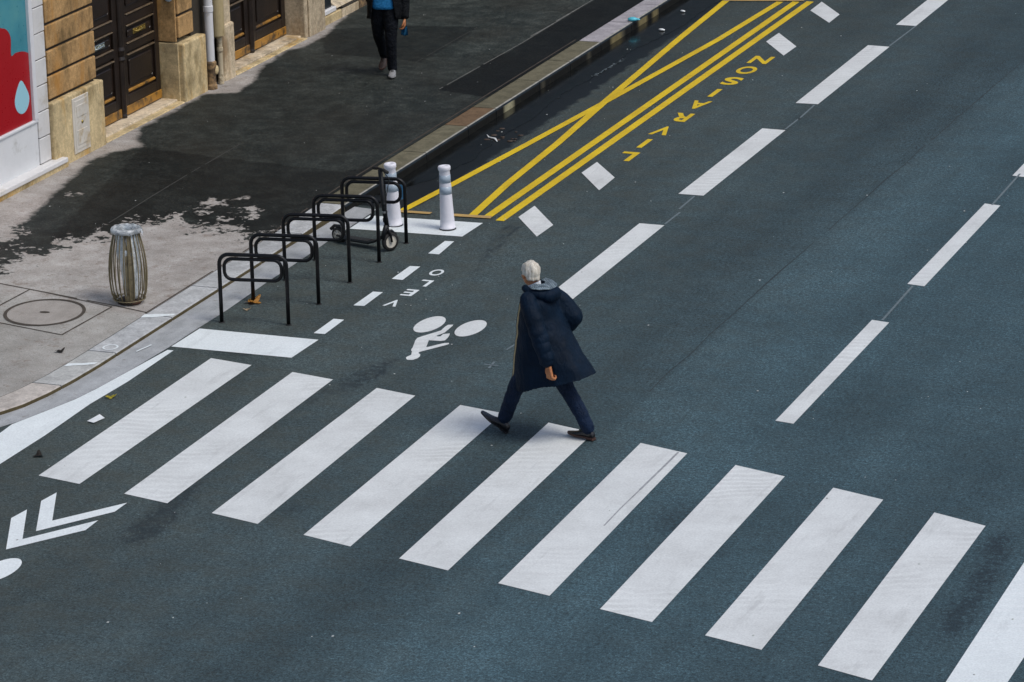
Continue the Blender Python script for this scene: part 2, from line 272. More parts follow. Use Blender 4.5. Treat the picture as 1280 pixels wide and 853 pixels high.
D["WET"]=[(-3.386, 1.954), (-3.618, 1.604), (-3.668, 1.076), (-3.528, 0.5), (-3.413, -0.216), (-3.237, -1.033), (-3.067, -1.819), (-3.08, -2.163), (-3.106, -2.836), (-2.723, -3.523), (-2.662, -2.929), (-2.558, -2.669), (-2.397, -2.29), (-2.27, -1.816), (-2.102, -1.526), (-1.908, -1.261), (-1.779, -0.98), (-1.671, -0.631), (-1.319, -0.945), (-1.086, -0.978), (-0.787, -0.922), (-0.504, -1.11), (-0.285, -0.907), (-0.215, -0.611), (-0.199, 0.969), (-0.175, 2.349), (-0.122, 5.364), (-0.15, 8.701), (-0.199, 12.556), (-4.316, 14.146), (-4.229, 11.151), (-3.72, 8.143), (-3.702, 7.489), (-3.832, 7.202), (-3.76, 6.15), (-3.56, 5.594), (-3.461, 4.796), (-3.83, 4.598), (-3.799, 3.721), (-3.818, 2.774), (-3.566, 2.185)]
D["PATCH"]=[[(-1.068, 5.762), (-0.164, 5.529), (-0.233, 8.677), (-0.257, 11.802), (-1.014, 11.591), (-0.979, 10.016), (-0.997, 8.662)], [(-3.305, 7.204), (-2.224, 7.17), (-1.863, 7.128), (-1.901, 9.333), (-2.859, 9.115), (-3.936, 8.496)], [(-3.368, 1.919), (-2.433, 1.797), (-0.593, 1.643), (-0.189, 2.384), (-0.199, 0.969), (-0.299, -0.877), (-0.801, -0.892), (-1.686, -0.6), (-2.102, -1.526), (-2.566, -2.007)]]
D["DRYB"]=[(-1.502, -0.044), (-1.008, -0.218), (-1.078, -0.452), (-1.238, 0.253), (-1.455, -0.353), (-3.166, -0.253)]
D["SEAM"]=[(-2.277, -3.637), (-0.773, -3.89), (-0.587, -3.982), (-2.261, -0.56), (-2.291, 1.72), (-2.31, 2.434)]
D["MAN"]=[(4.856, -6.264)]
D["MAN2"]=[(-2.019, 6.276)]
D["SCOOT"]=[(1.094, -0.922), (0.403, -0.765)]
D["BOLL"]=[(1.347, 0.068), (0.702, 0.01)]
D["BIN"]=[(-0.705, -3.728)]
D["LEAF"]=[(0.418, -3.065), (0.488, -3.375), (0.475, -6.471), (0.648, -7.135), (0.628, -8.225), (6.383, -6.575)]
D["LEAFP"]=[(-0.561, -5.425), (0.467, 4.112), (0.023, 10.331), (0.407, 10.335), (0.369, 11.501)]
D["THIN"]=[[(3.612, 0.961), (3.616, 1.488)], [(3.556, 2.19), (3.564, 1.615)], [(3.643, 5.505), (3.649, 6.101)], [(3.631, 6.791), (3.654, 6.016)], [(3.655, 10.281), (3.676, 11.573)], [(6.873, -0.557), (6.895, -1.832)], [(6.899, 2.798), (6.881, 4.23)], [(3.547, -4.413), (3.701, -4.418)], [(3.639, -4.518), (3.617, -4.309)], [(3.589, -3.907), (3.618, -3.648)]]
D["STAINS"]=[(2.431, -9.193), (2.197, -8.39), (2.455, -9.713), (6.72, -7.814), (7.283, -8.862), (9.603, -8.5), (9.595, -9.529), (9.551, -7.729), (2.565, -5.227), (2.64, -4.804), (1.074, -4.803), (0.897, -4.803), (2.195, -0.119), (2.399, -1.368), (2.683, -2.667), (2.849, -3.633), (0.21, 6.789), (0.41, 2.415), (0.518, 4.252), (2.105, 3.309), (1.897, 5.076), (2.131, 11.563), (2.436, -10.433), (3.443, -8.868), (6.255, -8.384)]
D["RED"]=[(-1.006, 2.304), (-0.608, 2.173), (-0.34, 2.065), (-0.249, 2.038), (-0.163, 1.973), (-0.127, 1.883), (-0.141, 1.698), (-0.029, 1.708), (0.137, 1.688), (0.258, 1.645), (0.26, 0.893), (-0.466, 0.912), (-1.188, 0.93)]
D["DROP"]=[(0.047, 1.365), (0.154, 1.252), (0.214, 1.143), (0.192, 1.052), (0.12, 0.986), (0.022, 0.973), (-0.07, 1.014), (-0.123, 1.091), (-0.122, 1.174), (-0.06, 1.278)]
D["FRAME"]=[(0.283, 2.266), (0.27, 0.89), (0.401, 2.242), (0.42, 0.831), (-0.466, 0.912), (0.412, 0.373), (-0.565, 0.331)]
D["LETTER"]=[(2.445, 1.208), (2.824, 1.25), (3.466, 1.149), (3.968, 1.143), (3.322, 1.332), (3.902, 1.311), (3.159, 0.389), (3.94, 0.388), (3.356, 0.906), (3.856, 0.898)]
D["HATCH"]=[(1.09, 0.945), (1.524, 0.93), (1.48, 0.213), (1.105, 0.232)]
D["BELL"]=[(-20.162, 39.932, 1.5)]

SCUFF=[(6.209,-6.33),(6.21,-6.63),(6.206,-7.395),(6.201,-7.917),(6.209,-8.357)]
# ------------------------------------------------------------------ object helpers
def link(o): COL.objects.link(o); return o
def empty(name,loc=(0,0,0),rz=0,label=None,cat=None,group=None,kind=None):
    o=bpy.data.objects.new(name,None); o.empty_display_size=.1; o.location=loc; o.rotation_euler=(0,0,rz); link(o)
    return tag(o,label,cat,group,kind)
def tag(o,label=None,cat=None,group=None,kind=None):
    if label: o['label']=label
    if cat: o['category']=cat
    if group: o['group']=group
    if kind: o['kind']=kind
    return o
def mesh_obj(name,me,mat=None,parent=None,smooth=False):
    if mat is not None and not me.materials: me.materials.append(mat)
    if smooth:
        me.polygons.foreach_set('use_smooth',[True]*len(me.polygons))
    o=bpy.data.objects.new(name,me); link(o)
    if parent is not None: o.parent=parent
    return o
def done(name,bm,mat,parent=None,smooth=False,normals=True):
    if normals: bmesh.ops.recalc_face_normals(bm,faces=bm.faces[:])
    me=bpy.data.meshes.new(name); bm.to_mesh(me); bm.free()
    return mesh_obj(name,me,mat,parent,smooth)
def baked(name,o,mat,parent,smooth=True):
    """replace an object carrying modifiers by its evaluated mesh"""
    dg=bpy.context.evaluated_depsgraph_get(); dg.update()
    me=bpy.data.meshes.new_from_object(o.evaluated_get(dg)); me.name=name
    old=o.data; bpy.data.objects.remove(o); bpy.data.meshes.remove(old)
    me.materials.clear()
    return mesh_obj(name,me,mat,parent,smooth)
def fuse(name,bm,voxel,mat,parent=None,it=3,fac=.5):
    me=bpy.data.meshes.new('tmp'); bmesh.ops.recalc_face_normals(bm,faces=bm.faces[:]); bm.to_mesh(me); bm.free()
    o=bpy.data.objects.new('tmp',me); link(o)
    m=o.modifiers.new('r','REMESH'); m.mode='VOXEL'; m.voxel_size=voxel; m.use_smooth_shade=True
    if it: s=o.modifiers.new('s','SMOOTH'); s.iterations=it; s.factor=fac
    return baked(name,o,mat,parent)
def crumple(o,a1=.009,a2=.0045,sx=7,sz=13,seed=0):
    """cloth folds: push the vertices of a fused garment in and out along their normals"""
    me=o.data; ns=[v.normal.copy() for v in me.vertices]
    for v,n in zip(me.vertices,ns):
        c=v.co; d=a1*mnoise.noise(Vector((c.x*sx+seed,c.y*sx,c.z*sz)))+a2*mnoise.noise(Vector((c.x*sx*2.7,c.y*sx*2.7+seed,c.z*sz*2.4)))
        v.co=c+n*d
    me.update(); return o
def box(bm,x0,x1,y0,y1,z0,z1,bev=0,seg=1,mi=0):
    b=bmesh.new(); bmesh.ops.create_cube(b,size=1)
    for v in b.verts: v.co=Vector(((x0+x1)/2+v.co.x*(x1-x0),(y0+y1)/2+v.co.y*(y1-y0),(z0+z1)/2+v.co.z*(z1-z0)))
    if bev: bmesh.ops.bevel(b,geom=b.edges[:],offset=bev,segments=seg,profile=.5,affect='EDGES')
    for f in b.faces: f.material_index=mi
    merge(bm,b)
def merge(bm,b,mat=None):
    if mat is not None: bmesh.ops.transform(b,matrix=mat,verts=b.verts[:])
    me=bpy.data.meshes.new('t'); b.to_mesh(me); b.free(); bm.from_mesh(me); bpy.data.meshes.remove(me)
def ball(bm,c,r,sub=2,scale=(1,1,1),rot=None):
    b=bmesh.new(); bmesh.ops.create_icosphere(b,subdivisions=sub,radius=r)
    m=Matrix.Translation(Vector(c))@(rot.to_matrix().to_4x4() if rot else Matrix.Identity(4))@Matrix.Diagonal((*scale,1))
    merge(bm,b,m)
def limb(bm,pts,rads,seg=14):
    pts=[Vector(p) for p in pts]
    for i,(p,r) in enumerate(zip(pts,rads)):
        ball(bm,p,r,2)
        if i: 
            a,b_=pts[i-1],p; d=b_-a
            if d.length<1e-6: continue
            b=bmesh.new(); bmesh.ops.create_cone(b,cap_ends=True,segments=seg,radius1=rads[i-1],radius2=r,depth=d.length)
            merge(bm,b,Matrix.Translation((a+b_)/2)@d.to_track_quat('Z','Y').to_matrix().to_4x4())
def sweep(bm,pts,r,seg=10,closed=False,cap=True):
    pts=[Vector(p) for p in pts]; n=len(pts); rings=[]
    rr=r if isinstance(r,(list,tuple)) else [r]*n
    up=None
    for i,p in enumerate(pts):
        if closed: d=(pts[(i+1)%n]-pts[i-1])
        else: d=(pts[min(i+1,n-1)]-pts[max(i-1,0)])
        d.normalize()
        if up is None:
            up=d.orthogonal().normalized()
        else:
            up=(up-d*up.dot(d)).normalized()
        s=d.cross(up)
        rings.append([bm.verts.new(p+(up*math.cos(2*math.pi*k/seg)+s*math.sin(2*math.pi*k/seg))*rr[i]) for k in range(seg)])
    m=n if closed else n-1
    for i in range(m):
        a,b=rings[i],rings[(i+1)%n]
        off=0
        if closed and i==n-1:
            off=min(range(seg),key=lambda o:(a[0].co-b[o].co).length)
        for k in range(seg):
            bm.faces.new((a[k],a[(k+1)%seg],b[(k+1+off)%seg],b[(k+off)%seg]))
    if cap and not closed:
        bm.faces.new(rings[0][::-1]); bm.faces.new(rings[-1])
def lathe(bm,prof,seg=28,cx=0,cy=0,cap=True):
    rings=[]
    for r,z in prof: rings.append([bm.verts.new((cx+r*math.cos(2*math.pi*k/seg),cy+r*math.sin(2*math.pi*k/seg),z)) for k in range(seg)])
    for a,b in zip(rings,rings[1:]):
        for k in range(seg): bm.faces.new((a[k],a[(k+1)%seg],b[(k+1)%seg],b[k]))
    if cap: bm.faces.new(rings[0][::-1]); bm.faces.new(rings[-1])
def loft(bm,rings,cap=True):
    vs=[[bm.verts.new(p) for p in r] for r in rings]; n=len(vs[0])
    for a,b in zip(vs,vs[1:]):
        for k in range(n): bm.faces.new((a[k],a[(k+1)%n],b[(k+1)%n],b[k]))
    if cap: bm.faces.new(vs[0][::-1]); bm.faces.new(vs[-1])
def arc(c,r,a0,a1,n,ax=(0,2)):
    o=[]
    for i in range(n+1):
        a=R(a0+(a1-a0)*i/n); v=[c[0],c[1],c[2]]; v[ax[0]]+=r*math.cos(a); v[ax[1]]+=r*math.sin(a); o.append(tuple(v))
    return o
def tree_copy(o,parent=None):
    c=o.copy(); COL.objects.link(c)
    if parent is not None: c.parent=parent
    for ch in [x for x in COL.objects if x.parent is o]: tree_copy(ch,c)
    return c
def smooth01(t): t=np.clip(t,0,1); return t*t*(3-2*t)

# ------------------------------------------------------------------ ground heights and outlines
WALL=-3.90
KERB_OUT=[(-14,-4.6),(-12,-3.1),(-10.5,-1.9),(-9,-1.05),(-8,-.56),(-7.31,-.271),(-7.05,-.17),(-6.65,-.10),(-6.2,-.062),(-5.7,-.045),(-5.2,-.045),(-3.6,-.045),(-1.3,-.04),(.3,-.02),(1.5,0.),(40,0.)]
GUTTER=[(-14,-4.2),(-12,-2.7),(-10.5,-1.5),(-9,-.62),(-8,-.26),(-7.59,-.118),(-7.48,-.051),(-7.045,.067),(-6.63,.174),(-6.28,.22),(-5.65,.272),(-4.84,.306),(-4.3,.303),(-3.58,.317),(-2.4,.288),(-1.7,.288),(-.79,.269),(.6,.265)]
def interp(tab,y):
    ys=[p[0] for p in tab]; xs=[p[1] for p in tab]; return np.interp(y,ys,xs)
KW=.325
def kerb_out(y): return interp(KERB_OUT,y)
def kerb_in(y): return kerb_out(y)-KW*(1+.25*np.clip((-6.2-y)/3,0,1))
def z_kerb(y): return .055+.065*smooth01((np.asarray(y,float)+1.8)/3.2)
def z_pav(x,y):
    zk=z_kerb(y)-.004; k=kerb_in(y); t=np.clip((k-np.asarray(x,float))/np.maximum(k-WALL,.3),0,1); return zk+(.150-zk)*t
def zp(x,y): return float(z_pav(x,y))
def sdist(px,py,poly):
    """signed distance, positive inside"""
    P=np.array(poly); d=np.full(px.shape,1e9); ins=np.zeros(px.shape,bool)
    for (x0,y0),(x1,y1) in zip(P,np.roll(P,-1,0)):
        ex,ey=x1-x0,y1-y0; L=ex*ex+ey*ey+1e-12
        t=np.clip(((px-x0)*ex+(py-y0)*ey)/L,0,1); d=np.minimum(d,np.hypot(px-x0-t*ex,py-y0-t*ey))
        c=((y0>py)!=(y1>py))&(px<(x1-x0)*(py-y0)/((y1-y0) if abs(y1-y0)>1e-9 else 1e-9)+x0); ins^=c
    return np.where(ins,d,-d)
def grid_mesh(name,X,Y,zf,attrs,mat):
    """X: function u->x per row, arrays; builds a grid mesh with float point attributes"""
    ny,nx=X.shape; z=zf(X,Y); co=np.stack([X,Y,z],-1).reshape(-1,3)
    idx=np.arange(nx*ny).reshape(ny,nx); q=np.stack([idx[:-1,:-1],idx[:-1,1:],idx[1:,1:],idx[1:,:-1]],-1).reshape(-1,4)
    me=bpy.data.meshes.new(name); me.from_pydata(co.tolist(),[],q.tolist())
    for k,v in attrs.items():
        a=me.attributes.new(k,'FLOAT','POINT'); a.data.foreach_set('value',np.ascontiguousarray(v,dtype=np.float32).ravel())
    me.update(); return mesh_obj(name,me,mat)
def sheet(name,polys,z,mat,parent,thick=None,zf=None):
    bm=bmesh.new()
    for p in polys:
        vs=[bm.verts.new((x,y,z if zf is None else zf(x,y)+z)) for x,y in p]
        f=bm.faces.new(vs); f.normal_update()
        if f.normal.z<0: f.normal_flip()
    bmesh.ops.triangulate(bm,faces=[f for f in bm.faces if len(f.verts)>4])
    return done(name,bm,mat,parent,normals=False)
def strip_poly(pts,w):
    pts=[Vector((p[0],p[1])) for p in pts]; L=[];Rr=[]
    for i,p in enumerate(pts):
        d=(pts[min(i+1,len(pts)-1)]-pts[max(i-1,0)]).normalized(); n=Vector((-d.y,d.x))*w/2
        L.append(tuple(p+n)); Rr.append(tuple(p-n))
    return L+Rr[::-1]
def ragged(poly,amp,step=.06,seed=0):
    """resample an outline and roughen it"""
    o=[];n=len(poly)
    for i in range(n):
        a=Vector(poly[i]);b=Vector(poly[(i+1)%n]); k=max(1,int((b-a).length/step))
        for j in range(k):
            p=a.lerp(b,j/k); o.append((p.x+amp*mnoise.noise(Vector((p.x*9,p.y*9,seed))),p.y+amp*mnoise.noise(Vector((p.x*9,p.y*9,seed+5.3)))))
    return o
# ------------------------------------------------------------------ road with its markings
def axis(*segs):
    o=[]
    for a,b,s in segs: o+=list(np.arange(a,b,s))
    o.append(segs[-1][1]); return np.array(o)
ax=axis((-60,-6,9),(-6,-1.2,.4),(-1.2,11.5,.07),(11.5,20,.8),(20,140,12)); ay=axis((-140,-16,12),(-16,-12,.5),(-12,14.2,.07),(14.2,20,.5),(20,200,15))
GX,GY=np.meshgrid(ax,ay)
stain=np.zeros_like(GX); tone=np.ones_like(GX)
def blob(x,y,rx,ry,a,rot=0.):
    rx*=1.35; ry*=1.3
    c,s=math.cos(rot),math.sin(rot); dx,dy=GX-x,GY-y
    u,v=(dx*c+dy*s)/rx,(-dx*s+dy*c)/ry; return a*np.exp(-(u*u+v*v))
for x,y,rx,ry,a,ro in [(2.43,-9.2,.13,.55,1.0,.05),(2.25,-8.5,.12,.4,.8,0),(2.45,-9.75,.15,.3,.8,0),(6.72,-7.9,.22,.5,.75,0),(7.25,-8.8,.2,.5,.75,0),
    (9.6,-8.4,.12,.5,1.0,.1),(9.62,-9.5,.13,.5,1.1,0),(9.55,-7.7,.12,.25,.8,0),(2.56,-5.2,.13,.45,.9,.1),(2.66,-4.75,.08,.3,.8,0),(1.08,-4.78,.10,.06,1.2,0),(.88,-4.80,.08,.07,1.2,0),
    (3.44,-8.87,.15,.4,.65,0),(2.13,11.4,.25,.3,.5,0),(1.0,-4.95,.2,.3,.5,0),(2.35,-5.9,.12,.5,.6,0),(1.6,-6.2,.2,.3,.45,0),(4.55,-8.0,.12,.5,.55,0),(8.4,-9.6,.2,.6,.5,0),
    (3.35,-5.0,.12,.6,.45,0),(.35,1.2,.3,.6,.6,0),(1.3,3.2,.15,.5,.5,0),(1.2,8.6,.2,.9,.6,0),(2.25,4.3,.2,.8,.5,0),(.95,-7.9,.1,.3,.5,0),(1.05,-8.6,.15,.2,.5,0)]:
    stain+=blob(x,y,rx,ry,a,ro)
# double skid mark curving out of the loading bay
for ox in (0.,.10):
    for k in range(40):
        t=k/39; y=.45-4.0*t; x=2.0+.45*t+.35*t*t+ox-.05
        stain+=blob(x,y,.035,.09,.50*(1-.75*t))
seamx=np.interp(GY,[-12,-7.35,-4.2,-.86,4.1,10,14],[5.5,5.43,5.37,5.38,5.47,5.57,5.62])
d=GX-seamx
tone*=1-.13*np.exp(-((d+.45)/.5)**2)+.24*np.exp(-((d-.45)/.7)**2)*smooth01(d/.06)
tone*=1-.08*np.exp(-((GX-4.55)/.35)**2)+.07*np.exp(-((GX-8.0)/.8)**2)-.10*np.exp(-((GX-9.2)/.5)**2)
tone*=1-.10*smooth01((GY-1)/10)
tone*=1-.10*smooth01((1.7-GX)/1.2)*(GY>.5)
wet=smooth01((1.05-GX)/.75)*smooth01((GY-.2)/1.0)
road=grid_mesh('road',GX,GY,lambda x,y:np.zeros_like(x),dict(stain=stain,tone=np.clip(tone,.5,1.5),wet=wet),M['asphalt']); tag(road,kind='structure')
road.data.polygons.foreach_set('use_smooth',[True]*len(road.data.polygons))
ZM=.004
def mark(name,poly,mat='white_paint',z=ZM,label=None): 
    o=sheet(name,[poly],z,M[mat],road)
    if label: o['label']=label
    return o
for i,p in enumerate(D['ZEBRA']):
    mark('crossing_stripe',p,'clean_paint' if i==9 else 'white_paint',label='cut-off curved crossing stripe beside the gutter' if i==9 else None)
mark('crossing_stripe',D['STRIPE10'],'clean_paint')
p=D['STRIPE10']; s=[(a[0]-b[0],a[1]-b[1]) for a,b in zip(D['STRIPE10'],D['ZEBRA'][8])]
mark('crossing_stripe',[(a[0]+b[0],a[1]+b[1]-.02) for a,b in zip(p,s)],'clean_paint')
(a,b)=D['DASHA0']; mark('lane_dash',[a,b,(b[0],b[1]-3.2),(a[0],a[1]-3.2)])
for p in D['DASHA']: mark('lane_dash',p)
(a,b)=D['DASHA3']; mark('lane_dash',[a,b,(b[0],b[1]+3.3),(a[0],a[1]+3.3)])
for p in D['DASHB']: mark('lane_dash',p)
mark('lane_dash',[(6.815,4.13),(7.005,4.10),(7.005,7.5),(6.815,7.5)])
mark('lane_dash',[(6.83,8.8),(7.02,8.8),(7.02,12.2),(6.83,12.2)])
mark('lane_bar',D['BLOCKN'],'clean_paint'); mark('lane_bar',[(.285,.345)]+D['BLOCKF'][1:3]+[(.285,-.235)],'clean_paint')
for p in D['BIKED']: mark('bike_lane_dash',p,'clean_paint')
for p in D['SQUARES']: mark('bay_square',p,'white_paint')
for p in D['CHEV']: mark('chevron',p,'clean_paint')
D_SC=SCUFF
# bicycle symbol: two filled wheels and the rider
def ell(x,y,rx,ry,rot=0.,n=36):
    c,s=math.cos(rot),math.sin(rot)
    return [(x+rx*math.cos(a)*c-ry*math.sin(a)*s,y+rx*math.cos(a)*s+ry*math.sin(a)*c) for a in [2*math.pi*k/n for k in range(n)]]
sheet('bicycle_symbol',[ell(2.526,-3.334,.134,.292),ell(2.978,-3.334,.134,.292),D['RIDER']],ZM,M['white_paint'],road)
sheet('bicycle_symbol',[ell(1.71,-10.93,.135,.29),ell(1.26,-10.93,.135,.29)],ZM,M['clean_paint'],road)
# lettering, each letter upright for a driver heading away from the far end
def letter_mesh(ch,bold):
    c=bpy.data.curves.new('t','FONT'); c.body=ch; c.size=1; c.offset=bold; c.resolution_u=6
    o=bpy.data.objects.new('t',c); link(o); dg=bpy.context.evaluated_depsgraph_get(); dg.update()
    me=bpy.data.meshes.new_from_object(o.evaluated_get(dg)); bpy.data.objects.remove(o); bpy.data.curves.remove(c); return me
def lettering(items,mat,bold):
    bm=bmesh.new()
    for ch,xc,yc,w,h in items:
        me=letter_mesh(ch,bold); b=bmesh.new(); b.from_mesh(me); bpy.data.meshes.remove(me)
        xs=[v.co.x for v in b.verts]; ys=[v.co.y for v in b.verts]; x0,x1,y0,y1=min(xs),max(xs),min(ys),max(ys)
        for v in b.verts:
            u,q=(v.co.x-x0)/(x1-x0),(v.co.y-y0)/(y1-y0); v.co=Vector((xc+w/2-u*w,yc+h/2-q*h,ZM))
        bmesh.ops.recalc_face_normals(b,faces=b.faces[:])
        for f in b.faces:
            f.normal_update()
            if f.normal.z<0: f.normal_flip()
        merge(bm,b)
    return done('road_lettering',bm,M[mat],road,normals=False)
Y0=[3.696,4.347,5.009,5.717,6.401,7.068,7.754,8.394,9.013]
W9=[.205,.068,.235,.235,.24,.068,.235,.26,.27]
lettering([(c,2.205+.004*k,y,w,.43) for k,(c,y,w) in enumerate(zip('LIVRAISON',Y0,W9))],'yellow_paint',.030)
lettering([(c,x,y,w,.235) for c,x,y,w in zip('VELO',(1.874,1.892,1.912,1.884),(-2.748,-2.346,-1.975,-1.566),(.15,.135,.13,.145))],'clean_paint',.022)
for a,b in (((D_SC[0],D_SC[1],D_SC[2]),.022),((D_SC[2],D_SC[3],D_SC[4]),.014)): sheet('scuff',[strip_poly(a,b)],ZM+.0015,M['scuff'],road)
# yellow loading bay lines
Y=D['YEL']; wd={'R':.105,'L':.105,'D1':.10,'D2':.10,'B1':.085,'B2':.08}
lab={'D1':'diagonal of the yellow cross from the near kerb corner','D2':'diagonal of the yellow cross from the near road corner'}
for i,k in enumerate(('R','L','D1','D2')):
    mark('bay_line',strip_poly(Y[k],wd[k]),'yellow_paint',ZM+.0015*i,lab.get(k))
mark('bay_line',strip_poly(Y['B2'],.09),'pale_yellow',ZM+.008)
mark('bay_line',[(.50,.545),(.93,.572),(.93,.655),(.50,.63)],'pale_yellow',ZM+.008)
mark('bay_line',[(1.16,.565),(1.66,.60),(1.64,.70),(1.16,.665)],'pale_yellow',ZM+.008,'faded end line of the bay behind the bollard')
bm=bmesh.new()
for a,b in D['THIN']:
    w=.012; dx,dy=b[0]-a[0],b[1]-a[1]; L=math.hypot(dx,dy); nx,ny=-dy/L*w,dx/L*w
    vs=[bm.verts.new((x,y,ZM+.002)) for x,y in ((a[0]+nx,a[1]+ny),(a[0]-nx,a[1]-ny),(b[0]-nx,b[1]-ny),(b[0]+nx,b[1]+ny))]; f=bm.faces.new(vs); f.normal_update()
    if f.normal.z<0: f.normal_flip()
done('chalk_line',bm,M['chalk'],road,normals=False)
# chalk scribble on the wet gutter
bm=bmesh.new()
for k in range(15):
    x,y=.42+.004*k+random.uniform(-.012,.012),7.5+.075*k; 
    for j in range(2):
        pts=[(x+random.uniform(-.03,.03),y+random.uniform(-.04,.04)) for _ in range(3)]
        q=strip_poly(pts,.011); f=bm.faces.new([bm.verts.new((a,b,.009)) for a,b in q])
        f.normal_update(); 
        if f.normal.z<0: f.normal_flip()
done('chalk_scribble',bm,M['chalk'],road,normals=False)
bm=bmesh.new(); 
ys=np.arange(-12,14,.25); pts=[(float(np.interp(y,[-12,-7.35,-4.2,-.86,4.1,10,14],[5.5,5.43,5.37,5.38,5.47,5.57,5.62]))+.02*mnoise.noise(Vector((0,y*1.3,0))),float(y)) for y in ys]
sheet('road_seam',[strip_poly(pts[i:i+2],.010+.012*max(0,mnoise.noise(Vector((3,y*.7,0))))) for i,y in enumerate(ys[:-1]) if y>-5 and mnoise.noise(Vector((9,y*.45,0)))>-.25],.003,M['seam'],road)
# standing water along the kerb of the bay
bm=bmesh.new(); prev=None
for y in np.arange(1.2,14,.08):
    y=float(y); w=float(np.interp(y,[1.2,2,3,4,5.2,6.4,7.6,9.2,10.5,12,14],[.05,.36,.5,.40,.46,.36,.45,.42,.58,.55,.62]))+.05*mnoise.noise(Vector((0,y*3.1,2)))+.03*mnoise.noise(Vector((0,y*9,5)))
    row=[bm.verts.new((.008+(w-.008)*k/4,y,.0035)) for k in range(5)]
    if prev:
        for k in range(4): bm.faces.new((prev[k],prev[k+1],row[k+1],row[k]))
    prev=row
pud=done('puddle',bm,M['puddle'],None,True,normals=False); tag(pud,kind='structure')

# ------------------------------------------------------------------ gutter, kerb, pavement
ys=np.concatenate([np.arange(-14,-2,.15),np.arange(-2,.61,.2)])
bm=bmesh.new(); rows=[]
for y in ys:
    a,b=float(kerb_out(y))-.02,float(interp(GUTTER,y)); rows.append([bm.verts.new((a+(b-a)*u,y,.006+.012*(1-u)**2)) for u in (0,.33,.66,1)])
for a,b in zip(rows,rows[1:]):
    for k in range(3): bm.faces.new((a[k],a[k+1],b[k+1],b[k]))
gut=done('gutter',bm,M['gutter'],None,True,normals=False); tag(gut,kind='structure')

def stone_col(y):
    r=random.random()
    if y<-6.4: c=(.44,.40,.36)
    elif y<-5.3: c=(.37,.37,.355)
    elif y<.6: c=(.40,.405,.405)
    elif y<9.2: c=(.128,.118,.080)
    else: c=(.37,.35,.37)
    k=.88+.24*r; return tuple(x*k for x in c)
kys=[-14,-12.9,-11.8,-10.7,-9.6,-8.5,-7.5,-6.42,-5.32,-4.05,-2.95,-1.85,-.8,.35,1.45,2.75,4.1,5.05,6.6,7.75,8.95,10.2,11.4,12.6,13.8]
while kys[-1]<36: kys.append(kys[-1]+1.2)
bm=bmesh.new(); cl=bm.verts.layers.float_color.new('Col')
def vert(x,y,z,c):
    v=bm.verts.new((x,y,z)); v[cl]=(*c,1); return v
for a,b in zip(kys,kys[1:]):
    c=stone_col((a+b)/2)
    if 4.3<(a+b)/2<5.1: c=(.145,.096,.058)
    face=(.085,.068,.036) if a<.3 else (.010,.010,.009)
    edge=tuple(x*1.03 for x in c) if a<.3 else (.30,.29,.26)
    n=max(3,int((b-a)/.11)); prev=None
    for i in range(n+1):
        y=a+.010+(b-a-.020)*i/n; ko,ki=float(kerb_out(y)),float(kerb_in(y))+.012; z=float(z_kerb(y))
        fc=face
        if a>=.3:   # dry pale streaks and drips down the wet kerb face
            s=mnoise.noise(Vector((0,y*2.3,4.))); 
            if 5.35<y<5.62: fc=(.30,.28,.18)
            elif 9.3<y<9.75 or 10.5<y<10.9 or 11.1<y<11.3: fc=(.17,.14,.07)
            elif s>.42: fc=(.06,.055,.04)
            bl=(.022,.032,.042)
        else: bl=face
        chip=.006*mnoise.noise(Vector((2,y*5,0)))
        c2=tuple(x*(1+.10*mnoise.noise(Vector((7,y*4,1)))) for x in c)
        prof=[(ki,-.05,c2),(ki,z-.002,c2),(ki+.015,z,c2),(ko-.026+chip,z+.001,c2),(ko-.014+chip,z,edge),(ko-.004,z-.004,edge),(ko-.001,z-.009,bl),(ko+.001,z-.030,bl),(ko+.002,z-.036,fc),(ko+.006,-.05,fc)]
        row=[vert(x,y,zz,cc) for x,zz,cc in prof]
        if prev:
            for k in range(len(row)-1): bm.faces.new((prev[k],prev[k+1],row[k+1],row[k]))
        else: bm.faces.new(row)
        prev=row
    bm.faces.new(prev[::-1])
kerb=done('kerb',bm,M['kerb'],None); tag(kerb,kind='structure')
bm=bmesh.new()   # dark joint bed between the stones
for a,b in zip(np.arange(-14,36,.5),np.arange(-13.5,36.5,.5)):
    f=[(float(kerb_in(a))+.02,a,float(z_kerb(a))-.02),(float(kerb_out(a))-.012,a,float(z_kerb(a))-.02),(float(kerb_out(b))-.012,b,float(z_kerb(b))-.02),(float(kerb_in(b))+.02,b,float(z_kerb(b))-.02)]
    bm.faces.new([bm.verts.new(p) for p in f])
done('kerb_joint',bm,M['joint'],kerb)
# surveyor paint on the kerb and gutter
zk=lambda x,y:float(z_kerb(y))
def ring(x,y,r,w,n=26): return [[(x+q*math.cos(2*math.pi*k/n),y+q*1.15*math.sin(2*math.pi*k/n)) for q,k in ((r,i),(r+w,i),(r+w,i+1),(r,i+1))] for i in range(n)]
sheet('survey_mark',ring(-.185,-5.17,.06,.02),.004,M['clean_paint'],kerb,zf=zk)
sheet('survey_mark',[ragged([(-.36,-4.17),(-.05,-4.02),(-.05,-3.93),(-.36,-4.05)],.03,.04,3)],.004,M['clean_paint'],kerb,zf=zk)
sheet('survey_mark',[ragged([(-.34,-5.88),(-.07,-5.72),(-.07,-5.66),(-.34,-5.78)],.02,.04,4)],.004,M['clean_paint'],kerb,zf=zk)
sheet('survey_mark',[ragged([(.06,-5.10),(.11,-4.86),(.128,-4.87),(.08,-5.12)],.006,.04,4)],.020,M['clean_paint'],gut)

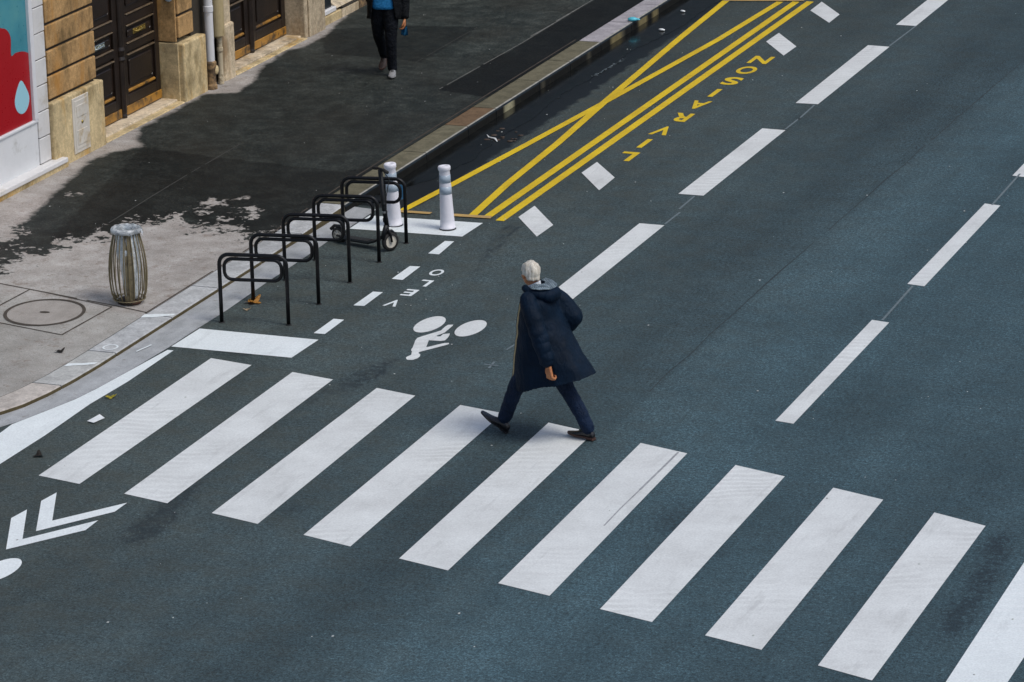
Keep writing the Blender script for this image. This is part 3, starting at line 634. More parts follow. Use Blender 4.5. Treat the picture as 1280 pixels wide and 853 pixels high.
pys=axis((-14,-9,.25),(-9,14,.045),(14,36,1.0)); us=np.linspace(0,1,86)
PY,PU=np.meshgrid(pys,us,indexing='ij'); KI=kerb_in(PY)+.002; PX=np.minimum(WALL-.35,KI-.5)+(KI-np.minimum(WALL-.35,KI-.5))*PU
sd=sdist(PX,PY,D['WET']); rag=np.full_like(PX,.10)
low=smooth01((.1-PY)/.7)*smooth01((PX+3.2)/.4); rag=np.where(True,.10+1.05*low,0)
rag=np.maximum(rag,.85*smooth01((-1.2-PY)/.8))
for (x,y),r in zip(D['DRYB'],(.14,.15,.07,.05,.06,.07)):
    dd=np.hypot(PX-x,(PY-y)/1.3); sd=np.minimum(sd,np.where(dd<r*2.2,(dd-r*.95)*1.1,9)); rag=np.maximum(rag,.75*np.exp(-(dd/(r*1.8))**2))
sd=np.clip(sd,-.6,.6)
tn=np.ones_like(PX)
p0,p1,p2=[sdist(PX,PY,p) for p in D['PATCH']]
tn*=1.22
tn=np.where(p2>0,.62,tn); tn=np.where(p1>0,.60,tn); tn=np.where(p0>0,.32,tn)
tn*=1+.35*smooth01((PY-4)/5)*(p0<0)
grey=smooth01((-3.9-PY)/.25-.15*(PX+1.5))
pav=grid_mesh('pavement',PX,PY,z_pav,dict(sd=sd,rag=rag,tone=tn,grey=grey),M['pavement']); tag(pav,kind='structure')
pav.data.polygons.foreach_set('use_smooth',[True]*len(pav.data.polygons))
def drape(name,segs,w,mat,parent,z=.003):
    bm=bmesh.new()
    for a,b in segs:
        L=math.dist(a,b); n=max(1,int(L/.12)); 
        for i in range(n):
            if mnoise.noise(Vector((a[0]*3+i*.7,a[1],0)))<-.45: continue
            p=[a[0]+(b[0]-a[0])*i/n,a[1]+(b[1]-a[1])*i/n]; q=[a[0]+(b[0]-a[0])*(i+1)/n,a[1]+(b[1]-a[1])*(i+1)/n]
            nx,ny=-(b[1]-a[1])/L*w/2,(b[0]-a[0])/L*w/2
            f=bm.faces.new([bm.verts.new((x,y,zp(x,y)+z)) for x,y in ((p[0]-nx,p[1]-ny),(q[0]-nx,q[1]-ny),(q[0]+nx,q[1]+ny),(p[0]+nx,p[1]+ny))]); f.normal_update()
            if f.normal.z<0: f.normal_flip()
    return done(name,bm,M[mat],parent,normals=False)
drape('pavement_joint',[((-3.85,-3.37),(-2.277,-3.637)),((-2.277,-3.637),(-.773,-3.885)),((-.773,-3.885),(-.38,-3.97))],.022,'joint',pav)
drape('pavement_joint',[((-2.255,-1.15),(-2.275,-.2)),((-2.275,-.2),(-2.31,2.43))],.014,'faint',pav,.002)
drape('pavement_joint',[((-.38+.0,y),(-.38,y+1)) for y in range(-4,9)],.018,'joint',pav)
drape('pavement_joint',[((-1.03,9.0),(-1.01,10)),((-1.03,10),(-1.0,12.5))],.018,'pale_joint',pav,.003)
drape('pavement_joint',[((-1.07,5.8),(-1.0,8.6)),((-1.0,8.6),(-1.02,12.5))],.014,'pale_joint',pav,.0035)
drape('pavement_joint',[((-1.93,7.1),(-1.93,9.3))],.010,'faint',pav,.003)

# square frame with a round concrete filled cover set in the pavement
mh=empty('manhole_cover',(-1.36,-4.37,zp(-1.36,-4.37)),label='round concrete filled manhole cover in a square frame by the litter bin',cat='manhole cover')
def local_drape(name,polys,mat,z):
    bm=bmesh.new()
    for p in polys:
        f=bm.faces.new([bm.verts.new((x-mh.location.x,y-mh.location.y,zp(x,y)+z-mh.location.z)) for x,y in p]); f.normal_update()
        if f.normal.z<0: f.normal_flip()
    bmesh.ops.triangulate(bm,faces=[f for f in bm.faces if len(f.verts)>4])
    return done(name,bm,M[mat],mh,normals=False)
sq=[(-1.88,-3.70),(-.80,-3.93),(-.84,-4.97),(-1.92,-4.80)]
segs=[]
for a,b in zip(sq,sq[1:]+sq[:1]):
    n=10
    for i in range(n):
        p=(a[0]+(b[0]-a[0])*i/n,a[1]+(b[1]-a[1])*i/n); q=(a[0]+(b[0]-a[0])*(i+1)/n,a[1]+(b[1]-a[1])*(i+1)/n)
        segs.append(strip_poly([p,q],.016+.012*abs(mnoise.noise(Vector((i*.9,a[0],2))))))
local_drape('frame',segs,'joint',.004)
cx,cy=-1.355,-4.365
local_drape('lid',[ell(cx,cy,.405,.415)],'cover_concrete',.003)
local_drape('groove',ring(cx,cy,.375,.036,44),'joint',.006)
local_drape('lifting_hole',[ell(cx,cy,.055,.03,.2,14)],'joint',.007)
# ------------------------------------------------------------------ the facade along the pavement (front plane x = -3.9, doors recessed)
TOP=9.0
bld=empty('stone_building',(WALL,5,.15),label='ochre limestone building with two dark panelled doors and white drainpipes along the pavement',cat='building')
def fin(name,bm,mat,parent=bld,smooth=False):
    o=done(name,bm,M[mat] if isinstance(mat,str) else None,None,smooth)
    bx,by,bz=root_loc(parent); o.parent=parent
    o.data.transform(Matrix.Translation((-bx,-by,-bz))); 
    return o
def root_loc(p):
    v=Vector((0,0,0))
    while p is not None: v+=p.location; p=p.parent
    return v
ZB=.10
# backing wall behind everything, then piers of coursed blocks, plinths and lintels
bm=bmesh.new(); box(bm,-4.75,-4.30,.60,8.6,ZB-.2,TOP); fin('wall',bm,'groove')
def pier(y0,y1,x1=-3.9,z0=.95,course=.305,first=.975,yin=0,mat='stone'):
    bm=bmesh.new(); z=z0; k=0
    while z<TOP:
        zt=min(first+course*k if k==0 and first>z0+.02 else z+course,TOP)
        if zt-z>.04: box(bm,-4.30,x1+random.uniform(-.003,.003),y0+.012,y1-.012,z+.018,zt-.018,.012,2)
        z=zt; k+=1
    o=fin('pier',bm,mat)
    b=bmesh.new(); box(b,-4.302,x1-.035,y0+.03,y1-.03,z0,TOP-.02); g=fin('mortar_bed',b,'groove'); 
    g.parent=o
    return o
def plinth(y0,y1,z1,x1=-3.85,mat='plinth',bev=.02):
    bm=bmesh.new(); box(bm,-4.30,x1,y0,y1,ZB-.05,z1,bev,2); return fin('plinth_block',bm,mat)
pier(.65,1.865,first=.975); pl1=plinth(.635,1.93,.955)
bm=bmesh.new(); box(bm,-3.853,-3.838,1.09,1.50,.225,.90,.004); box(bm,-3.840,-3.832,1.13,1.46,.27,.86,.003); box(bm,-3.833,-3.826,1.17,1.42,.66,.80,.003); box(bm,-3.833,-3.826,1.17,1.42,.32,.50,.003)
h=fin('utility_hatch',bm,'hatch'); 
bm=bmesh.new(); ball(bm,(-3.828,1.30,.585),.022,2,(.5,1,1)); hn=fin('hatch_knob',bm,'brass'); hn.parent=h
pier(4.16,4.60,first=.94,x1=-3.93); plinth(4.15,4.80,.90,-3.86)
bm=bmesh.new(); box(bm,-4.30,-3.98,4.60,5.36,ZB,TOP); fin('pilaster_return',bm,'groove')
bm=bmesh.new(); box(bm,-4.30,-3.90,5.34,5.62,.85,TOP,.01); fin('pilaster',bm,'pale_stone'); plinth(5.33,5.655,.885,-3.86,'pale_stone',.035)
bm=bmesh.new(); box(bm,-4.30,-3.905,7.95,8.60,.10,TOP,.02,2); fin('pilaster',bm,'pale_stone')
bm=bmesh.new(); box(bm,-3.905,-3.88,8.04,8.57,.12,TOP-.02,.008); fin('pilaster_face',bm,'pale_stone')
for a,b in ((1.90,4.18),(5.60,7.97)): bm=bmesh.new(); box(bm,-4.30,-3.92,a,b,3.35,TOP,.01); fin('lintel',bm,'stone')
# door reveals: the return faces of the piers
bm=bmesh.new(); box(bm,-4.30,-3.935,4.128,4.152,.15,.905,.004); fin('reveal',bm,'plinth'); bm=bmesh.new(); box(bm,-4.30,-3.955,4.132,4.156,.925,3.35,.004); fin('reveal',bm,'stone')
# doorbell on the reveal
db=bmesh.new(); b=bmesh.new(); lathe(b,[(.001,0),(.055,0),(.06,.010),(.052,.018),(.030,.020)],24); merge(db,b,Matrix.Translation((-4.03,4.130,1.50))@Matrix.Rotation(R(90),4,'X')); bell=fin('doorbell',db,'enamel')
db=bmesh.new(); ball(db,(-4.03,4.108,1.50),.026,2,(1,.5,1)); bb=fin('bell_button',db,'bell_black'); bb.parent=bell
def doorstep(y0,y1,x1):
    bm=bmesh.new(); box(bm,-4.30,x1,y0,y1,.02,.188,.012,2); return fin('doorstep',bm,'sill_stone')
doorstep(1.95,4.13,-3.99+.02); doorstep(5.66,7.94,-3.965)
for a,b,c in ((-3.99,1.97,4.13),(-3.97,5.68,7.93)): bm=bmesh.new(); box(bm,a,-3.865,b,c,.02,.163,.01); fin('doorstep_edge',bm,'plinth')
def door(y0,y1,label):
    X=-4.215; yc=(y0+y1)/2
    bm=bmesh.new(); box(bm,X-.06,X,y0,y1,.19,3.35)
    def leaf(a,b):
        st=.115
        for y in (a,b-st): box(bm,X,X+.035,y,y+st,.19,3.35,.006)
        for z0,z1 in ((.19,.44),(.985,1.075),(1.325,1.44),(3.2,3.35)): box(bm,X,X+.033,a+st-.002,b-st+.002,z0,z1,.006)
        for z0,z1 in ((.50,.93),(1.10,1.30),(1.50,3.14)):
            box(bm,X,X+.022,a+st+.07,b-st-.07,z0+.05,z1-.05,.018)
    leaf(y0+.03,yc-.055); leaf(yc+.055,y1-.03)
    d=fin('door',bm,'door_wood'); d['label']=label
    def sub(name,bm,mat): 
        o=fin(name,bm,mat); o.parent=d; return o
    bm=bmesh.new(); b=bmesh.new(); lathe(b,[(.048,.19),(.052,.22),(.046,.24),(.05,.27),(.05,.9),(.062,.93),(.05,.97),(.062,1.05),(.05,1.09),(.05,3.35)],20); merge(bm,b,Matrix.Translation((X+.03,yc,0))); sub('astragal',bm,'door_wood')
    for a,b in ((y0+.03,yc-.055),(yc+.055,y1-.03)):
        bm=bmesh.new(); box(bm,X+.028,X+.050,a+.02,b-.01,.205,.315,.006); sub('kickboard',bm,'kick')
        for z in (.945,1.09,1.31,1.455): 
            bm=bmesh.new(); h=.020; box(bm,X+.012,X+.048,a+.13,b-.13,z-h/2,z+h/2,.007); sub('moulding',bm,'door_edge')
        bm=bmesh.new(); m=(a+b)/2; box(bm,X+.016,X+.028,m-.17,m+.17,1.165,1.235,.004)
        for k in range(7):
            y=m-.13+.043*k; ball(bm,(X+.032,y,1.20+.012*math.sin(k*2.1)),.014,1,(.7,1,1))
        sweep(bm,[(X+.03,m-.10,1.19),(X+.07,m-.07,1.205),(X+.075,m,1.215),(X+.07,m+.07,1.205),(X+.03,m+.10,1.19)],.011,8)
        sub('letter_plate',bm,'brass' if a>yc else 'steel')
        bm=bmesh.new(); box(bm,X-.01,X+.026,a+.12,b-.12,.465,.50,.010); sub('lower_moulding',bm,'kick')
    return d
door(1.95,4.13,'dark varnished double door with brass letter plate, nearer of the two'); door(5.66,7.94,'dark varnished double door beyond the drainpipes')
# drainpipes on the pier between the two doors
bm=bmesh.new(); lathe(bm,[(.056,.50),(.056,1.16),(.064,1.165),(.064,1.235),(.056,1.24),(.056,2.9),(.064,2.905),(.064,2.98),(.056,2.985),(.056,TOP)],24,-3.865,4.905); o=fin('drainpipe',bm,'pipe_white',smooth=False)
bm=bmesh.new(); lathe(bm,[(.062,.14),(.075,.15),(.075,.20),(.062,.22),(.062,.30),(.066,.38),(.075,.42),(.075,.50),(.06,.52)],24,-3.865,4.905); bt=fin('pipe_boot',bm,'rust'); bt.parent=o
bm=bmesh.new(); ball(bm,(-3.80,4.93,.40),.045,2,(.6,1,1.4)); bt=fin('boot_flange',bm,'plinth'); bt.parent=o
bm=bmesh.new(); lathe(bm,[(.030,.76),(.088,.80),(.088,TOP)],24,-3.865,5.16); o=fin('drainpipe',bm,'pipe_tan'); o['label']='tan pipe ending above a thin cream pipe'
bm=bmesh.new(); lathe(bm,[(.036,.15),(.040,.16),(.040,.24),(.034,.25),(.034,.58),(.042,.585),(.042,.63),(.034,.635),(.034,.78)],18,-3.865,5.19); q=fin('lower_pipe',bm,'pipe_cream'); q.parent=o
bm=bmesh.new(); box(bm,-3.93,-3.90,5.24,5.345,.15,TOP,.006); fin('pipe_board',bm,'white_wall')

FY=D['FRAME'][1][0]+.0
# white shop with a large poster, left of the stone building
XS=-3.945
sh=empty('shopfront',(XS,-1.2,.15),label='white painted shopfront with low panel, blocks and step, left of the ochre stone pier',cat='shopfront')
def fs(name,bm,mat,p=sh): return fin(name,bm,mat,p)
bm=bmesh.new(); box(bm,-4.75,XS,-6.0,.36,.1,TOP); fs('wall',bm,'white_wall')
bm=bmesh.new(); box(bm,XS-.02,XS+.030,-6.0,.352,.27,.80,.006); fs('lower_panel',bm,'white_wall')
bm=bmesh.new(); box(bm,XS,XS+.05,-6.0,.352,.80,.835,.006); fs('frame_sill',bm,'white_frame'); bm=bmesh.new(); box(bm,XS,XS+.055,FY,.352,.836,TOP,.008); fs('frame',bm,'white_frame')
bm=bmesh.new(); z=.28
while z<TOP:
    box(bm,-4.45,-3.90+random.uniform(-.003,.003),.362,.625,z+.006,min(z+.31,TOP)-.006,.006); z+=.31
o=fs('block_column',bm,'white_tile'); bm=bmesh.new(); box(bm,-4.44,-3.925,.365,.622,.27,TOP-.01); g=fs('joint_bed',bm,'groove'); g.parent=o
bm=bmesh.new(); box(bm,-4.40,-3.775,-6.0,.80,.215,.275,.012,2); fs('sill',bm,'white_tile')
bm=bmesh.new(); n=26
top=[];bot=[]
for i in range(n+1):
    y=-6+6.84*i/n; zb=.10+(.05*max(0,mnoise.noise(Vector((1,y*2.2,0)))) if y>-.3 else 0)
    top.append((y,.214)); bot.append((y,zb))
for s in (0,):
    a=[bm.verts.new((-3.795,y,z)) for y,z in top]; b=[bm.verts.new((-3.805,y,z)) for y,z in bot]; c=[bm.verts.new((-4.2,y,z)) for y,z in bot]; d=[bm.verts.new((-4.2,y,z)) for y,z in top]
    for i in range(n):
        for p,q in ((a,b),(b,c),(c,d),(d,a)): bm.faces.new((p[i],p[i+1],q[i+1],q[i]))
    bm.faces.new((a[0],b[0],c[0],d[0])); bm.faces.new((a[-1],d[-1],c[-1],b[-1]))
fs('step',bm,'plinth')
# the poster: teal sheet with a red figure and a pale blue drop
po=empty('shop_poster',(XS+.03,-1.2,1.6),label='teal poster with red rounded shape and pale blue water drop in the white shopfront',cat='poster')
bm=bmesh.new(); box(bm,XS+.001,XS+.012,-4.5,FY-.001,.836,TOP-.1); fin('backing',bm,'teal',po)
def flat(name,pts,x,mat,th=.004):
    bm=bmesh.new(); f=bm.faces.new([bm.verts.new((x,y,z)) for y,z in pts]); r=bmesh.ops.extrude_face_region(bm,geom=[f]); bmesh.ops.translate(bm,verts=[v for v in r['geom'] if isinstance(v,bmesh.types.BMVert)],vec=(th,0,0))
    bmesh.ops.triangulate(bm,faces=[f for f in bm.faces if len(f.verts)>4]); return fin(name,bm,mat,po)
DX=0.  # the sheet ends at the frame
def rnd(pts,n=4):
    o=[];N=len(pts)
    for i in range(N):
        p0,p1,p2,p3=[Vector(pts[(i+k-1)%N]) for k in range(4)]
        for j in range(n):
            t=j/n; o.append(tuple(.5*((2*p1)+(p2-p0)*t+(2*p0-5*p1+4*p2-p3)*t*t+(3*p1-p0-3*p2+p3)*t**3)))
    return o
red=D['RED']; rr=[(-1.6,.86),(-1.6,2.6),(-.9,2.35)]+rnd(red[:4])[0:0]
pts=[(-2.0,.838),(-2.0,2.3),(-1.2,2.2)]+[(y,z) for y,z in red[:10]]
sm=[]
for i in range(len(pts)-1):
    p0,p1,p2,p3=[Vector(pts[max(0,min(len(pts)-1,i+k-1))]) for k in range(4)]
    for j in range(4):
        t=j/4; sm.append(tuple(.5*((2*p1)+(p2-p0)*t+(2*p0-5*p1+4*p2-p3)*t*t+(3*p1-p0-3*p2+p3)*t**3)))
sm=[p for p in sm if p[1]>.837 and p[0]<FY-.008]
flat('red_shape',sm+[(FY-.006,sm[-1][1]-.01),(FY-.006,.838),(-2.0,.8375)],XS+.0125,'red')
flat('water_drop',rnd([(y,z) for y,z in D['DROP']],3),XS+.017,'sky_blue',.003)

# dark shop beyond the second door
s2=empty('shopfront',(WALL,10.5,.15),label='navy black shopfront with teal window on low stone plinth at the far end',cat='shopfront')
bm=bmesh.new(); box(bm,-4.9,-4.45,8.6,45,.1,TOP); fin('wall',bm,'navy_wood',s2)
bm=bmesh.new(); box(bm,-4.45,-4.02,8.62,9.10,.33,TOP,.01); fin('post',bm,'navy_wood',s2)
bm=bmesh.new(); box(bm,-4.45,-3.97,8.60,9.16,.275,.345,.012); fin('post_base',bm,'white_tile',s2)
bm=bmesh.new(); bm.free()
for a,b,mt in ((8.60,9.30,'plinth'),(9.32,9.9,'pale_stone'),(9.92,10.6,'rust'),(10.62,11.6,'white_tile'),(11.62,45,'plinth')): bm=bmesh.new(); box(bm,-4.45,-3.955,a,b,.08,.27,.01); fin('plinth_block',bm,mt,s2)
bm=bmesh.new(); box(bm,-4.45,-3.95,9.32,45,.275,.30,.004); fin('plinth_edge',bm,'groove',s2)
bm=bmesh.new(); v=[(-4.30,9.17,.56),(-3.97,9.17,.31),(-3.97,45,.31),(-4.30,45,.56),(-4.45,9.17,.56),(-4.45,9.17,.302),(-4.45,45,.302),(-4.45,45,.56)]
vs=[bm.verts.new(p) for p in v]
for f in ((0,1,2,3),(0,3,7,4),(4,7,6,5),(1,5,6,2),(0,4,5,1),(3,2,6,7)): bm.faces.new([vs[i] for i in f])
fin('sloping_sill',bm,'sill_stone',s2)
bm=bmesh.new(); box(bm,-4.449,-4.42,9.12,44.9,.562,2.5); w=fin('window',bm,'teal_glass',s2)
bm=bmesh.new(); box(bm,-4.449,-4.05,9.12,44.9,2.5,3.3,.01); fin('unseen_fascia',bm,'navy_wood',s2)  # added out of view so the puddle reflects a dark front
# ------------------------------------------------------------------ bike racks
RH=.75
def make_rack(label):
    r=empty('bike_rack',label=label,cat='bike rack',group='black bike racks in a row along the gutter')
    w=.71; c=.10
    bm=bmesh.new(); pts=[(0,0,0),(0,0,.3)]+arc((c,0,RH-c-.02),c,180,90,7)+arc((w-c,0,RH-c-.02),c,90,0,7)+[(w,0,.3),(w,0,0)]
    sweep(bm,pts,.0205,12); done('hoop',bm,M['black_metal'],r,True)
    bm=bmesh.new(); x0,x1=.052,w-.052; zt=RH-.064; zb=RH-.285; cr=.085
    pts=arc((x0+cr,0,zt-cr),cr,180,90,6)+arc((x1-cr,0,zt-cr),cr,90,0,6)+arc((x1-cr,0,zb+cr),cr,0,-90,6)+arc((x0+cr,0,zb+cr),cr,-90,-180,6)
    sweep(bm,pts,.0185,12,closed=True); done('inner_loop',bm,M['black_metal'],r,True)
    for x in (0,w):
        bm=bmesh.new(); lathe(bm,[(.021,.0),(.032,.0),(.030,.005),(.022,.008)],16,x,0,cap=False); done('foot_plate',bm,M['rubber'],r,True)
    return r
spots=[(.445,-3.90,'black bike rack nearest the white bar and the zebra crossing'),(.440,-3.12,'second black bike rack from the zebra crossing, with golden leaf at its foot'),(.437,-2.30,'middle black bike rack of the row of five'),(.434,-1.50,'black bike rack across the middle of the kick scooter'),(.430,-.72,'black bike rack nearest the two white bollards, behind the scooter stem')]
rk=None
for i,(x,y,l) in enumerate(spots):
    r=make_rack(l) if rk is None else tree_copy(rk); rk=rk or r
    r.location=(x,y,.002+(.008 if i else .008)*0); r.rotation_euler=(0,0,R(10)+random.uniform(-.02,.02)); r['label']=l
# ------------------------------------------------------------------ kick scooter (local x forward)
sc=empty('kick_scooter',(1.075,-.92,0),label='black folding kick scooter parked between the bike racks beside the bollard',cat='scooter')
sc.rotation_euler=(0,0,math.atan2(-.92+.77,1.094-.403)); WB=.70
def scw(x,r,wd,cx,hub):
    wbm=bmesh.new(); b=bmesh.new(); lathe(b,[(r*.66,-wd/2),(r*.9,-wd/2),(r,-wd*.25),(r,wd*.25),(r*.9,wd/2),(r*.66,wd/2)],28,cap=False)
    m=(STEER if hub else Matrix.Identity(4))@Matrix.Translation((x,0,r+.003))@Matrix.Rotation(R(90),4,'X'); merge(wbm,b,m); ty=done('wheel',wbm,M['rubber'],sc,True)
    wbm=bmesh.new(); b=bmesh.new(); lathe(b,[(r*.60,-wd*.42),(r*.70,-wd*.42),(r*.70,wd*.42),(r*.60,wd*.42)],28,cap=False); 
    lathe(b,[(.001,-wd*.6),(r*.2,-wd*.6),(r*.2,wd*.6),(.001,wd*.6)],14)
    for k in range(6):
        a=2*math.pi*k/6; bb=bmesh.new(); box(bb,-.009,.009,r*.12,r*.66,-wd*.3,wd*.3); merge(b,bb,Matrix.Rotation(a,4,'Z'))
    if hub: lathe(b,[(r*.18,-wd*.34),(r*.64,-wd*.34),(r*.64,wd*.34),(r*.18,wd*.34)],24)
    merge(wbm,b,m); o=done('rim',wbm,M['rim_grey'],ty)
STEER=Matrix.Rotation(R(70),4,'Z')
scw(0,.105,.045,0,True); scw(-WB,.085,.04,0,False)
bm=bmesh.new(); prof=[(-WB+.06,.085),(-WB+.13,.075),(-.26,.075),(-.17,.105),(-.10,.16)]
for (x0,z0),(x1,z1) in zip(prof,prof[1:]):
    for s in (0,):
        vs=[bm.verts.new((x,y,z)) for x,z in ((x0,z0),(x1,z1)) for y,zz in ((-.065,0),(.065,0))]
loft(bm,[[(x,-.06,z-.022),(x,.06,z-.022),(x,.065,z-.006),(x,.055,z+.006),(x,-.055,z+.006),(x,-.065,z-.006)] for x,z in prof]); bmesh.ops.delete(bm,geom=[v for v in bm.verts if not v.link_faces],context='VERTS')
dk=done('deck',bm,M['dark_plastic'],sc)
bm=bmesh.new(); box(bm,-WB+.14,-.27,-.05,.05,.0815,.0845); done('grip_mat',bm,M['deck_grip'],dk)
bm=bmesh.new()
for y in (-.034,.034): sweep(bm,[(-WB,y,.088),(-WB+.09,y*1.3,.082)],.012,8)
sweep(bm,[(-WB-.10,0,.14),(-WB-.05,0,.185),(-WB+.03,0,.19),(-WB+.09,0,.12)],.02,10); done('rear_fender',bm,M['dark_plastic'],sc,True)
bm=bmesh.new()
for y in (-.036,.036): sweep(bm,[(0,y,.108),(-.02,y,.21),(-.04,y*.6,.27)],.012,8)
sweep(bm,[(-.10,0,.15),(-.07,0,.24),(-.045,0,.30)],.026,10); sweep(bm,[(.075,0,.17),(.02,0,.225),(-.06,0,.225)],.018,8); bmesh.ops.transform(bm,matrix=STEER,verts=[v for v in bm.verts]); done('fork',bm,M['dark_plastic'],sc,True)
bm=bmesh.new(); sweep(bm,[(-.035,0,.26),(-.075,0,.52),(-.105,0,.905)],.026,12); ball(bm,(-.055,0,.345),.034,2,(1,.8,1.3)); ball(bm,(-.072,0,.52),.029,2,(1,1,1.2)); st=done('stem',bm,M['dark_plastic'],sc,True)
bm=bmesh.new(); box(bm,-.085,-.040,-.03,.03,.42,.445,.003); done('stem_clamp',bm,M['alloy'],st)
bm=bmesh.new(); HT=Matrix.Translation((-.105,0,0))@STEER@Matrix.Translation((.105,0,0))
sweep(bm,[(-.10,-.12,.90),(-.105,-.05,.915),(-.105,.05,.915),(-.10,.12,.90)],.014,10); bmesh.ops.transform(bm,matrix=HT,verts=bm.verts[:]); hb=done('handlebar',bm,M['dark_plastic'],sc,True)
for s in (-1,1):
    bm=bmesh.new(); sweep(bm,[(-.102,s*.06,.912),(-.10,s*.135,.899)],.019,10); bmesh.ops.transform(bm,matrix=HT,verts=bm.verts[:]); done('grip',bm,M['rubber'],hb,True)
bm=bmesh.new(); sweep(bm,[(-.10,.03,.90),(-.02,.045,.80),(-.05,.02,.60),(-.045,.0,.40)],.005,6); done('brake_cable',bm,M['rubber'],sc,True)
# ------------------------------------------------------------------ bollards
def make_bollard(label):
    b=empty('bollard',label=label,cat='bollard',group='white plastic bollards with two grey bands')
    H=.725
    def rad(z): return .086-.028*(z/H)**.8
    prof=[(.086,.004),(.089,.012),(.089,.028)]+[(rad(z),z) for z in np.linspace(.03,.665,10)]+[(.064,.672),(.070,.680),(.071,.712),(.064,.724),(.030,.726),(.024,.715)]
    bm=bmesh.new(); lathe(bm,prof,32); done('post',bm,M['bollard_white'],b,True)
    for z0,z1 in ((.405,.490),(.535,.620)):
        bm=bmesh.new(); lathe(bm,[(rad(z0)-.002,z0-.001),(rad(z0)+.0025,z0),(rad(z1)+.0025,z1),(rad(z1)-.002,z1+.001)],32,cap=False); done('reflective_band',bm,M['bollard_band'],b,True)
    bm=bmesh.new(); lathe(bm,[(.092,.0),(.096,.003),(.092,.011),(.084,.012)],32); done('base_ring',bm,M['rubber'],b,True)
    return b
b1=make_bollard('white bollard with two grey bands standing clear on the white bar near the yellow lines'); b1.location=(1.352,.075,.0045); b1.rotation_euler=(R(-1.5),R(-2.6),0)
b2=tree_copy(b1); b2.location=(.72,.05,.0045); b2.rotation_euler=(R(1),R(-3.2),R(40)); b2['label']='white bollard with two grey bands behind the scooter stem and far bike rack'
bm=bmesh.new(); b=bmesh.new(); lathe(b,[(.001,-.004),(.085,-.004),(.088,0),(.085,.004),(.001,.004)],28); mm=Matrix.Translation((.045,.09,.36))@Vector((.36,-.93,.15)).to_track_quat('Z','Y').to_matrix().to_4x4(); merge(bm,b,mm); sd_=done('sign_disc',bm,M['blue_board'],b2); sd_.matrix_parent_inverse=Matrix.Identity(4); sd_.rotation_euler=(0,0,R(-40)); sd_['label']='round blue disc with white mark'
bm=bmesh.new(); f=bm.faces.new([bm.verts.new((mm@Vector(p))) for p in ((-.055,-.03,.0055),(.02,-.05,.0055),(-.01,.01,.0055))]); bmesh.ops.solidify(bm,geom=[f],thickness=.001); done('white_mark',bm,M['paper'],sd_)
# ------------------------------------------------------------------ litter bin: steel basket with a clear bag
BX,BY=-.70,-3.72
bn=empty('litter_bin',(BX,BY,zp(BX,BY)),label='tan steel rod litter bin holding a clear plastic bag on the dry pavement',cat='litter bin')
def brad(z): 
    t=z/.80; return .135+.068*math.sin(math.pi*min(1,max(0,(t*.92+.10))))**.9-.012*t
bm=bmesh.new(); N=24
for k in range(N):
    a=2*math.pi*k/N
    
    pts=[]
    for j in range(12):
        z=.035+.765*j/11; r=brad(z)
        if j==0: r-=.02
        pts.append((r*math.cos(a),r*math.sin(a),z))
    sweep(bm,pts,.0062,6)
fr=done('rod_basket',bm,M['bin_rod'],bn,True)
for z,rr in ((.05,.006),(.80,.009)): bm=bmesh.new(); sweep(bm,[(brad(z)*math.cos(2*math.pi*k/36),brad(z)*math.sin(2*math.pi*k/36),z) for k in range(36)],rr,8,closed=True); done('hoop',bm,M['bin_rod'],bn,True)
bm=bmesh.new(); lathe(bm,[(.001,.0),(.125,.0),(.13,.03),(.11,.045),(.03,.05)],26); done('base',bm,M['bin_base'],bn,True)
bm=bmesh.new(); a0=R(-58); pts=[]
for s in (-1,1):
    pts.append([((brad(z)-.008)*math.cos(a0+s*.24),(brad(z)-.008)*math.sin(a0+s*.24),z) for z in np.linspace(.06,.80,10)])
vs=[[bm.verts.new(p) for p in r] for r in pts]
for i in range(9): bm.faces.new((vs[0][i],vs[1][i],vs[1][i+1],vs[0][i+1]))
bmesh.ops.solidify(bm,geom=bm.faces[:],thickness=.006); done('post_plate',bm,M['bin_plate'],bn)
bm=bmesh.new(); rows=[]
for j in range(16):
    z=.07+.74*j/15; row=[]
    for k in range(32):
        a=2*math.pi*k/32; q=1-j/15; r=(brad(.8)-.02)*(1-q)**.35*(.35+.65*(1-q))+.055*min(1,q*3); r*=1+.16*mnoise.noise(Vector((math.cos(a)*2.2,math.sin(a)*2.2,z*3))); row.append(bm.verts.new((r*math.cos(a)+.055*min(1,q*2),r*math.sin(a)-.045*min(1,q*2),z)))
    rows.append(row)
for a,b in zip(rows,rows[1:]):
    for k in range(32): bm.faces.new((a[k],a[(k+1)%32],b[(k+1)%32],b[k]))
bm.faces.new(rows[0][::-1]); bag=done('bag',bm,M['bag'],bn,True)
bm=bmesh.new(); rows=[]
prof=[(-.050,-.22),(-.034,-.06),(-.012,.010),(.014,.012),(.022,-.004),(.024,-.035)]
for o,z in prof:
    row=[]
    for k in range(56):
        a=2*math.pi*k/56; n=mnoise.noise(Vector((math.cos(a)*5,math.sin(a)*5,z*20))); dz=z+.007*n; r=brad(.80)+o*1.25+.008+.006*n
        if z<-.03 and o>0: dz-=.02*max(0,mnoise.noise(Vector((math.cos(a)*3,math.sin(a)*3,4))))
        row.append(bm.verts.new((r*math.cos(a),r*math.sin(a),.805+dz)))
    rows.append(row)
for a,b in zip(rows,rows[1:]):
    for k in range(56): bm.faces.new((a[k],a[(k+1)%56],b[(k+1)%56],b[k]))
bmesh.ops.solidify(bm,geom=bm.faces[:],thickness=.003); done('bag_rim',bm,M['bag_rim'],bag,True)
bm=bmesh.new(); rows=[]
